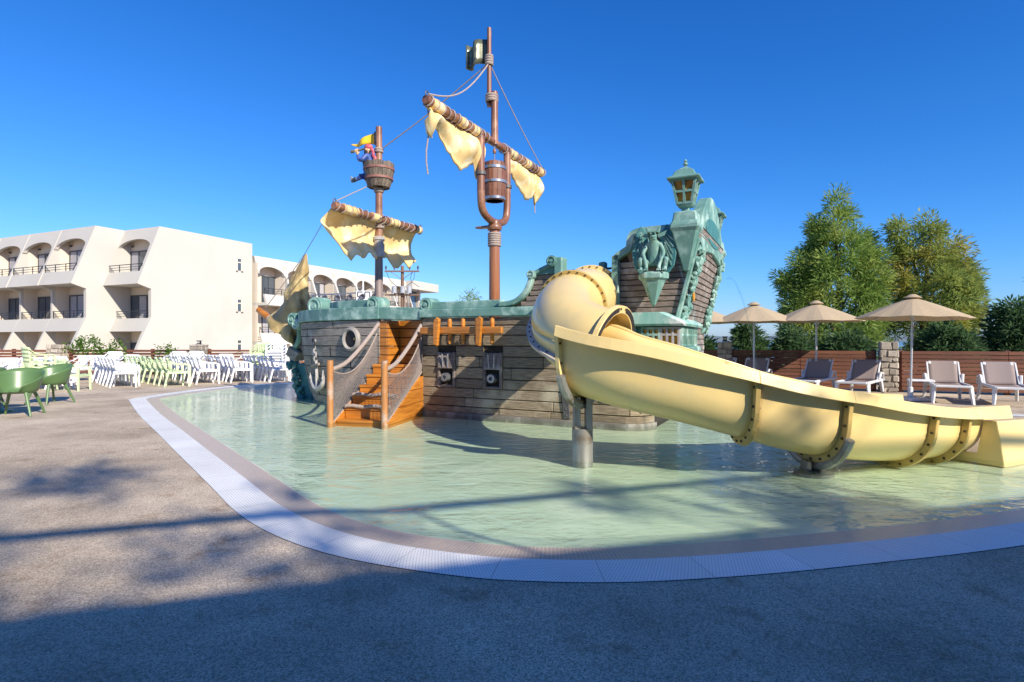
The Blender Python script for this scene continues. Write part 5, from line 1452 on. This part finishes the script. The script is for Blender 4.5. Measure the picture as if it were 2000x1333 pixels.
# sun loungers
sling = mk('taupe_sling', (.33, .26, .235), (.28, .22, .20), scale=60, rough=.8, rand=.08, bump=.1)
lw = mk('white_lounger_frame', (.74, .74, .73), (.66, .66, .66), scale=6, rough=.4)
def make_lounger(back_deg=52):
    root = empty('sun_lounger')
    ln = 1.18; bl = .60; ca, sa = math.cos(R(back_deg)), math.sin(R(back_deg))
    MB().grid(lambda u, v: Vector((-.27 + .54 * u, .04 + (ln - .04) * v, .375 - .02 * math.sin(math.pi * u) - .012 * math.sin(math.pi * v))), 6, 10).build('seat_sling', sling, root, smooth=True, solid=.012)
    bk = MB().grid(lambda u, v: Vector((-.28 + .56 * u, ln + .01 + bl * ca * v + .02 * math.sin(math.pi * u), .375 + bl * sa * v)), 6, 8).build('back_sling', sling, root, smooth=True, solid=.012)
    fr = MB()
    for sd in (-1, 1): fr.bar((sd * .30, 0, .37), (sd * .30, 1.85, .37), .05, .06)
    fr.bar((-.30, .01, .37), (.30, .01, .37), .05, .05); fr.bar((-.30, 1.85, .37), (.30, 1.85, .37), .05, .05)
    fr.build('frame', lw, root, bev=.012)
    bf = MB()
    e = Vector((0, ln + bl * ca, .375 + bl * sa)); b0 = Vector((0, ln, .38))
    for sd in (-1, 1): MB().bar(b0 + Vector((sd * .285, 0, 0)), e + Vector((sd * .285, 0, -.02)), .035, .03).build('back_rail', lw, root, bev=.008)
    for sd in (-1, 1):
        MB().box(e + Vector((sd * .245, -.008, -.045)), (.10, .035, .10), M=Matrix.Rotation(R(back_deg - 90), 3, 'X')).build('corner_cap', lw, root, bev=.015)
        MB().bar((sd * .30, .10, .36), (sd * .335, .02, .0), .075, .07, w2=.05, h2=.05).build('leg', lw, root, bev=.01)
        MB().bar((sd * .30, 1.5, .36), (sd * .335, 1.62, .0), .075, .07, w2=.05, h2=.05).build('leg', lw, root, bev=.01)
        MB().bar((sd * .32, ln + .02, .39), (sd * .34, ln + .12, .56), .05, .05).bar((sd * .34, ln + .10, .56), (sd * .34, ln + .40, .52), .055, .035).bar((sd * .34, ln + .38, .53), (sd * .32, ln + .50, .37), .045, .045).build('armrest', lw, root, bev=.01)
    return root
lp = make_lounger(); first = True
LAX = math.atan2(-.50, .86)   # head end points away to the fence
for (x, y, a, lab) in ((9.0, 11.7, 0, 'taupe sling lounger with upright back right of the parasol base'), (9.8, 11.15, 0, 'taupe sling lounger with upright back at the far end of the row'),
                       (7.55, 12.75, -12, 'taupe sling lounger directly in front of the stone pillar'), (6.75, 13.35, -12, 'taupe sling lounger left of the one before the stone pillar'),
                       (5.75, 14.3, -6, 'taupe sling lounger between the two smaller parasol poles'), (5.05, 14.75, -6, 'taupe sling lounger beside the pole of the darkest parasol'), (4.1, 15.3, -6, 'taupe sling lounger by the lamp pillar near the ship stern')):
    o = lp if first else copy_tree(lp); first = False
    o.location = (x, y, 0); o.rotation_euler = (0, 0, LAX + R(a)); tag(o, lab, 'sun lounger', 'sun loungers along the right fence')
st_ = empty('side_table', (9.12, 12.8, 0), R(-30), 'small white plastic side table beside the parasol base', 'table')
MB().bx(-.24, .24, -.24, .24, .40, .44).build('table_top', white_p, st_, bev=.012)
for a in (-1, 1):
    for b in (-1, 1): MB().bar((a * .2, b * .2, .4), (a * .21, b * .21, 0), .05, .05, w2=.035, h2=.035).build('leg', white_p, st_)

# parasols
canv = mk('taupe_canvas', (.60, .47, .30), (.54, .42, .265), scale=20, rough=.85, bump=.1, trans=.25)
alu = mk('pale_aluminium', (.62, .63, .65), (.55, .56, .58), rough=.35, metal=.5)
def make_parasol():
    root = empty('parasol')
    N = 8
    def canopy(rr_, za, zb):
        mb = MB(); M_ = 6
        vs = []; fs = []
        for k in range(N * 4):
            a = 2 * math.pi * k / (N * 4); f_ = abs(((k / 4) % 1) - .5) * 2      # 1 on a rib
            for j in range(M_ + 1):
                q = .06 + .94 * j / M_
                r = rr_ * q * (1 - .045 * (1 - f_) * q)
                z = za - (za - zb) * q ** 1.12 - .018 * (1 - f_) * q
                vs.append((r * math.cos(a), r * math.sin(a), z))
        m = M_ + 1; T = N * 4
        for k in range(T):
            for j in range(M_): fs.append((k * m + j, ((k + 1) % T) * m + j, ((k + 1) % T) * m + j + 1, k * m + j + 1))
        mb.add(vs, fs); return mb
    canopy(1.10, 2.25, 1.80).build('canopy', canv, root, solid=.006)
    MB().lathe([(.0, 2.33), (.06, 2.32), (.17, 2.25), (.16, 2.24), (.0, 2.27)], 16).build('vent_cap', canv, root, smooth=True)
    MB().cyl((0, 0, .06), (0, 0, 2.26), .024, .022, 12).build('pole', alu, root, smooth=True)
    for k in range(N):
        a = 2 * math.pi * k / N; c, s = math.cos(a), math.sin(a)
        rb = MB().bar((c * .05, s * .05, 2.18), (c * 1.06, s * 1.06, 1.79), .018, .014).build('rib', alu, root)
        MB().bar((c * .035, s * .035, 1.86), (c * .55, s * .55, 1.99), .014, .012).build('strut', alu, rb)
    MB().lathe([(.024, 1.82), (.045, 1.83), (.045, 1.89), (.024, 1.9)], 12).build('runner', alu, root, smooth=True)
    MB().bx(-.27, .27, -.27, .27, .0, .07).build('base_slab', lw, root, bev=.015)
    MB().lathe([(.05, .07), (.045, .28), (.026, .30)], 12).build('base_tube', lw, root, smooth=True)
    MB().tube(spline([(.03, 0, 1.84), (.10, 0, 1.72), (.07, 0, 1.62), (.03, 0, 1.66)], 4), .006, 5).build('cord', alu, root, smooth=True)
    return root
pp0 = make_parasol(); first = True
for (x, y, z, a, tx, lab) in ((8.72, 12.55, 0, 10, 1.5, 'large taupe parasol standing on a white slab beside the side table'), (7.72, 14.55, 0, 25, 0, 'taupe parasol in front of the left half of the big tree'),
                              (6.35, 15.05, 0, 5, 0, 'shaded taupe parasol rising behind the lamp pillar'), (5.1, 15.7, 0, 18, 0, 'taupe parasol half hidden behind the ship stern')):
    o = pp0 if first else copy_tree(pp0); first = False
    o.location = (x, y, z); o.rotation_euler = (0, R(tx), R(a)); tag(o, lab, 'parasol', 'taupe parasols over the loungers')
# ------------------------------------------------------------------ vegetation
bark = mk('tree_bark', (.13, .095, .07), (.08, .06, .045), scale=8, rough=.95, bump=.5)
def leaf_mat(name, a, b, c, s3=.7):
    return mk(name, a, b, scale=1.6, rough=.55, c3=c, s3=s3, t3=(.5, .68), trans=.5, spec=.25)
lf_tam = leaf_mat('tamarisk_green', (.28, .38, .085), (.17, .28, .06), (.46, .50, .12))
lf_yel = leaf_mat('tamarisk_yellowing', (.33, .38, .085), (.20, .28, .07), (.56, .44, .10), .55)
lf_ole = leaf_mat('oleander_green', (.09, .17, .05), (.06, .12, .04), (.15, .23, .06))
lf_dark = leaf_mat('dark_shrub_green', (.10, .18, .07), (.065, .125, .05), (.16, .25, .09))
lf_vine = leaf_mat('creeper_green', (.14, .26, .035), (.08, .17, .025), (.22, .33, .05))
def sprays(mb, c, rad, n, rr, ln=(.10, .26), wd=.016, up=.35, out=None):
    """a clump of thin needle-like sprays around c"""
    for i in range(n):
        d = Vector((rr.gauss(0, 1), rr.gauss(0, 1), rr.gauss(0, 1)))
        if d.length < .01: continue
        d.normalize()
        p = Vector(c) + d * rad * rr.random() ** .5
        g = (d * .9 + Vector((rr.uniform(-.5, .5), rr.uniform(-.5, .5), up + rr.uniform(-.4, .4)))).normalized()
        if out is not None: g = (g + out * .6).normalized()
        L_ = rr.uniform(*ln); s = g.cross(Vector((rr.uniform(-1, 1), rr.uniform(-1, 1), rr.uniform(-1, 1))))
        if s.length < .01: continue
        s = s.normalized() * wd * rr.uniform(.7, 1.4)
        m = p + g * L_ * .5 + Vector((0, 0, -.02)); e = p + g * L_ + Vector((0, 0, -.05 * L_ / .2))
        o = len(mb.v)
        mb.v += [tuple(p - s * .4), tuple(p + s * .4), tuple(m + s), tuple(m - s), tuple(e)]
        mb.f += [(o, o + 1, o + 2, o + 3), (o + 3, o + 2, o + 4)]
def tree(name, loc, label, cat, prof, mat, seed, clumps, per, crad=(.28, .5), ln=(.10, .28), wd=.016, trunk_h=2.5, trunk_r=.14, lean=(0, 0), limbs=9, group=None, squash=1.0, lobes=()):
    """prof: list of (height, radius) of the crown envelope; lobes add side tops (dx, dy, height, radius)"""
    rr = random.Random(seed)
    root = empty(name, loc, 0, label, cat, group)
    zs = [p[0] for p in prof]
    def rad(z):
        for (a, b), (c, d) in zip(prof, prof[1:]):
            if a <= z <= c: return b + (d - b) * (z - a) / (c - a)
        return 0
    tops = [(0, 0, prof)] + [(dx, dy, [(h * .35, .2), (h * .6, r), (h * .85, r * .6), (h, .05)]) for dx, dy, h, r in lobes]
    cl = []
    tot = 0
    while len(cl) < clumps:
        dx, dy, pr_ = tops[0] if (not lobes or rr.random() < .6) else rr.choice(tops[1:])
        z = rr.uniform(pr_[0][0], pr_[-1][0])
        def rad2(z):
            for (a, b), (c, d) in zip(pr_, pr_[1:]):
                if a <= z <= c: return b + (d - b) * (z - a) / (c - a)
            return 0
        R0 = rad2(z); a = rr.uniform(0, 6.283)
        if rr.random() > (R0 / max(p[1] for p in pr_)) ** 1.2 + .12: continue
        lumpy = .78 + .42 * noise.noise(Vector((math.cos(a) * 1.4, math.sin(a) * 1.4, z * .9 + seed)))
        r = R0 * lumpy * (rr.random() ** .42)
        cl.append(Vector((dx + math.cos(a) * r + lean[0] * z, dy + math.sin(a) * r * squash + lean[1] * z, z)))
    mb = MB()
    for c in cl:
        k = rr.uniform(*crad)
        outw = Vector((c.x, c.y, 0)); outw = outw.normalized() if outw.length > .1 else Vector((0, 0, 1))
        sprays(mb, c, k, per, rr, ln, wd, .45, outw * .7)
    mb.build('crown', mat, root, fix=False)
    tk = MB()
    topz = prof[-1][0]
    P = [Vector((lean[0] * z + .12 * math.sin(z * 1.3 + seed), lean[1] * z + .1 * math.cos(z + seed), z)) for z in [topz * .82 * i / 8 for i in range(9)]]
    P[0].z = -.1
    tk.tube(P, [trunk_r * (1 - .085 * i) for i in range(9)], 8)
    t_o = tk.build('trunk', bark, root, smooth=True)
    lb = MB()
    for i in range(limbs):
        c = cl[rr.randrange(len(cl))]; z0 = max(.3, min(c.z * .55, topz * .6)); b0 = Vector((lean[0] * z0 + .12 * math.sin(z0 * 1.3 + seed), lean[1] * z0 + .1 * math.cos(z0 + seed), z0))
        m = b0.lerp(c, .5) + Vector((0, 0, .18))
        lb.tube(spline([b0, m, c], 4), [trunk_r * .42 * (1 - .1 * q) for q in range(9)], 6)
    lb.build('limbs', bark, t_o, smooth=True)
    return root
tree('tamarisk_tree', (11.1, 19.6, 0), 'tall feathery green tree with pointed top behind the fence', 'tree', [(.5, 1.5), (1.6, 2.1), (3.1, 2.0), (4.3, 1.45), (5.2, .8), (5.9, .4), (6.35, .1)], lf_tam, 4, 430, 100, crad=(.18, .42), lobes=((-1.4, 0, 4.3, .7), (1.2, .2, 5.2, .5), (-.6, .3, 5.5, .5)))
tree('tamarisk_tree', (14.0, 19.4, 0), 'feathery tree with yellowing foliage on its right side behind the fence', 'tree', [(.5, 1.2), (1.6, 1.65), (3.0, 1.6), (4.2, 1.15), (5.0, .65), (5.5, .1)], lf_yel, 9, 320, 100, crad=(.18, .42), lobes=((-.95, 0, 5.5, .5), (1.1, 0, 5.0, .6), (1.6, .3, 4.0, .6)))
tree('cypress_tree', (-2.0, 27, 0), 'distant green tree top peeping over the midship rail', 'tree', [(.5, 1.0), (2, .95), (2.9, .6), (3.5, .1)], lf_tam, 12, 90, 70)
def shrub(x, y, h, w, label, mat, seed, n=70, per=60, ln=(.12, .24), wd=.022, group='shrubs behind the right fence'):
    tree('shrub', (x, y, 0), label, 'shrub', [(.3, w * .8), (h * .5, w), (h * .8, w * .7), (h, .15)], mat, seed, n, per, (.16, .3), ln, wd, trunk_r=.05, limbs=5, group=group)
shrub(5.9, 18.0, 1.45, .7, 'low oleander bush showing just right of the ship stern', lf_ole, 21, 60, 60, (.14, .28), .018)
shrub(7.2, 17.6, 1.75, .75, 'oleander bush behind the shaded parasol', lf_ole, 22, 80, 60, (.14, .28), .018)
shrub(8.5, 17.3, 1.6, .7, 'dark bush at the foot of the tall feathery tree', lf_dark, 23, 80, 60)
shrub(9.9, 16.9, 1.5, .9, 'dark bush behind the stone pillar', lf_dark, 27, 90, 60)
shrub(12.4, 16.4, 1.75, 1.0, 'dark bush behind the fence under the yellowing tree', lf_dark, 24, 110, 60)
shrub(14.4, 16.4, 2.35, 1.1, 'dense dark shrub rising behind the upright loungers', lf_dark, 25, 170, 60)
shrub(16.1, 16.0, 2.3, 1.2, 'dense dark shrub at the right end of the fence', lf_dark, 26, 170, 60)
tree('pine_tree', (19.3, 18.5, 0), 'dark tree whose branch tips reach in at the right edge', 'tree', [(1.5, 1.0), (2.6, 2.2), (3.6, 2.0), (4.6, .3)], lf_dark, 31, 170, 70)
# creeper on the left fence
for i, (x, y, z, r, n) in enumerate(((-16.3, 21.8, 1.15, .45, 16), (-15.3, 21.85, 1.12, .4, 12), (-13.9, 21.9, .6, .35, 10), (-13.2, 21.9, 1.05, .3, 7), (-14.7, 21.8, .45, .3, 8))):
    rr2 = random.Random(50 + i); root = empty('creeper', (x, y, 0), 0, ('bright green creeper spilling over the fence beside the pillar', 'bright creeper clump on top of the fence', 'creeper patch low on the fence slats', 'thin creeper shoots above the fence top', 'small creeper tuft at mid fence')[i], 'creeper')
    mb = MB()
    for k in range(n):
        c = Vector((rr2.uniform(-r * 1.4, r * 1.4), rr2.uniform(-.12, .08), z + rr2.uniform(-.28, .22)))
        for q in range(26):
            d = Vector((rr2.gauss(0, .10), rr2.gauss(0, .06), rr2.gauss(0, .09))); p = c + d
            t = Vector((rr2.uniform(-1, 1), rr2.uniform(-1, .2), rr2.uniform(-.6, .8))).normalized(); s = t.cross(Vector((rr2.uniform(-1, 1), rr2.uniform(-1, 1), rr2.uniform(-1, 1)))).normalized() * .03
            o = len(mb.v); mb.v += [tuple(p), tuple(p + t * .05 + s), tuple(p + t * .11), tuple(p + t * .05 - s)]; mb.f.append((o, o + 1, o + 2, o + 3))
    mb.build('leaves', lf_vine, root, fix=False)
    MB().tube(spline([(0, .1, 0), (.1, .08, z * .5), (-.05, .02, z)], 4), .015, 5).build('stem', bark, root, smooth=True)

# ------------------------------------------------------------------ behind the viewpoint: the building and trees that shade the near terrace
rb = empty('terrace_building', (5.2, -3.55, 0), math.atan2(.31, .95), 'low cream building with roof railing whose shade falls across the near terrace', 'building')
MB().bx(-34, 30, -7, 0, 0, 5.15).build('wall', paint, rb)
MB().bx(-34.2, 30.2, -7.2, .1, 5.151, 5.28).build('roof_edge', paint, rb)
for i in range(14):
    x = -30 + i * 4.2
    d = MB().bx(x, x + 1.6, .005, .06, .05, 2.3).build('door', frame_m, rb)
    MB().bx(x + .1, x + 1.5, .062, .075, .15, 2.2).build('pane', glass_m, d)
rlb = MB().cyl((-34, .0, 6.2), (30, .0, 6.2), .06, None, 8)
for i in range(23): rlb.cyl((-33.5 + i * 2.85, 0, 5.281), (-33.5 + i * 2.85, 0, 6.2), .025, None, 6)
rlb.build('roof_railing', rail_m, rb)
tree('shade_tree', (9.8, -11.0, 0), 'tall tree behind the low building dappling the near deck with shade', 'tree', [(8.4, .6), (9.6, 1.7), (11.2, 2.0), (12.8, .4)], lf_ole, 61, 17, 46, (.35, .7), (.2, .4), .05, trunk_r=.16)
tree('shade_tree', (14.3, -9.8, 0), 'tall tree behind the low building throwing branch shadows onto the pool', 'tree', [(8.8, .6), (10.0, 1.5), (11.6, 1.7), (13, .4)], lf_ole, 63, 15, 46, (.35, .7), (.2, .4), .05, trunk_r=.16, limbs=14)
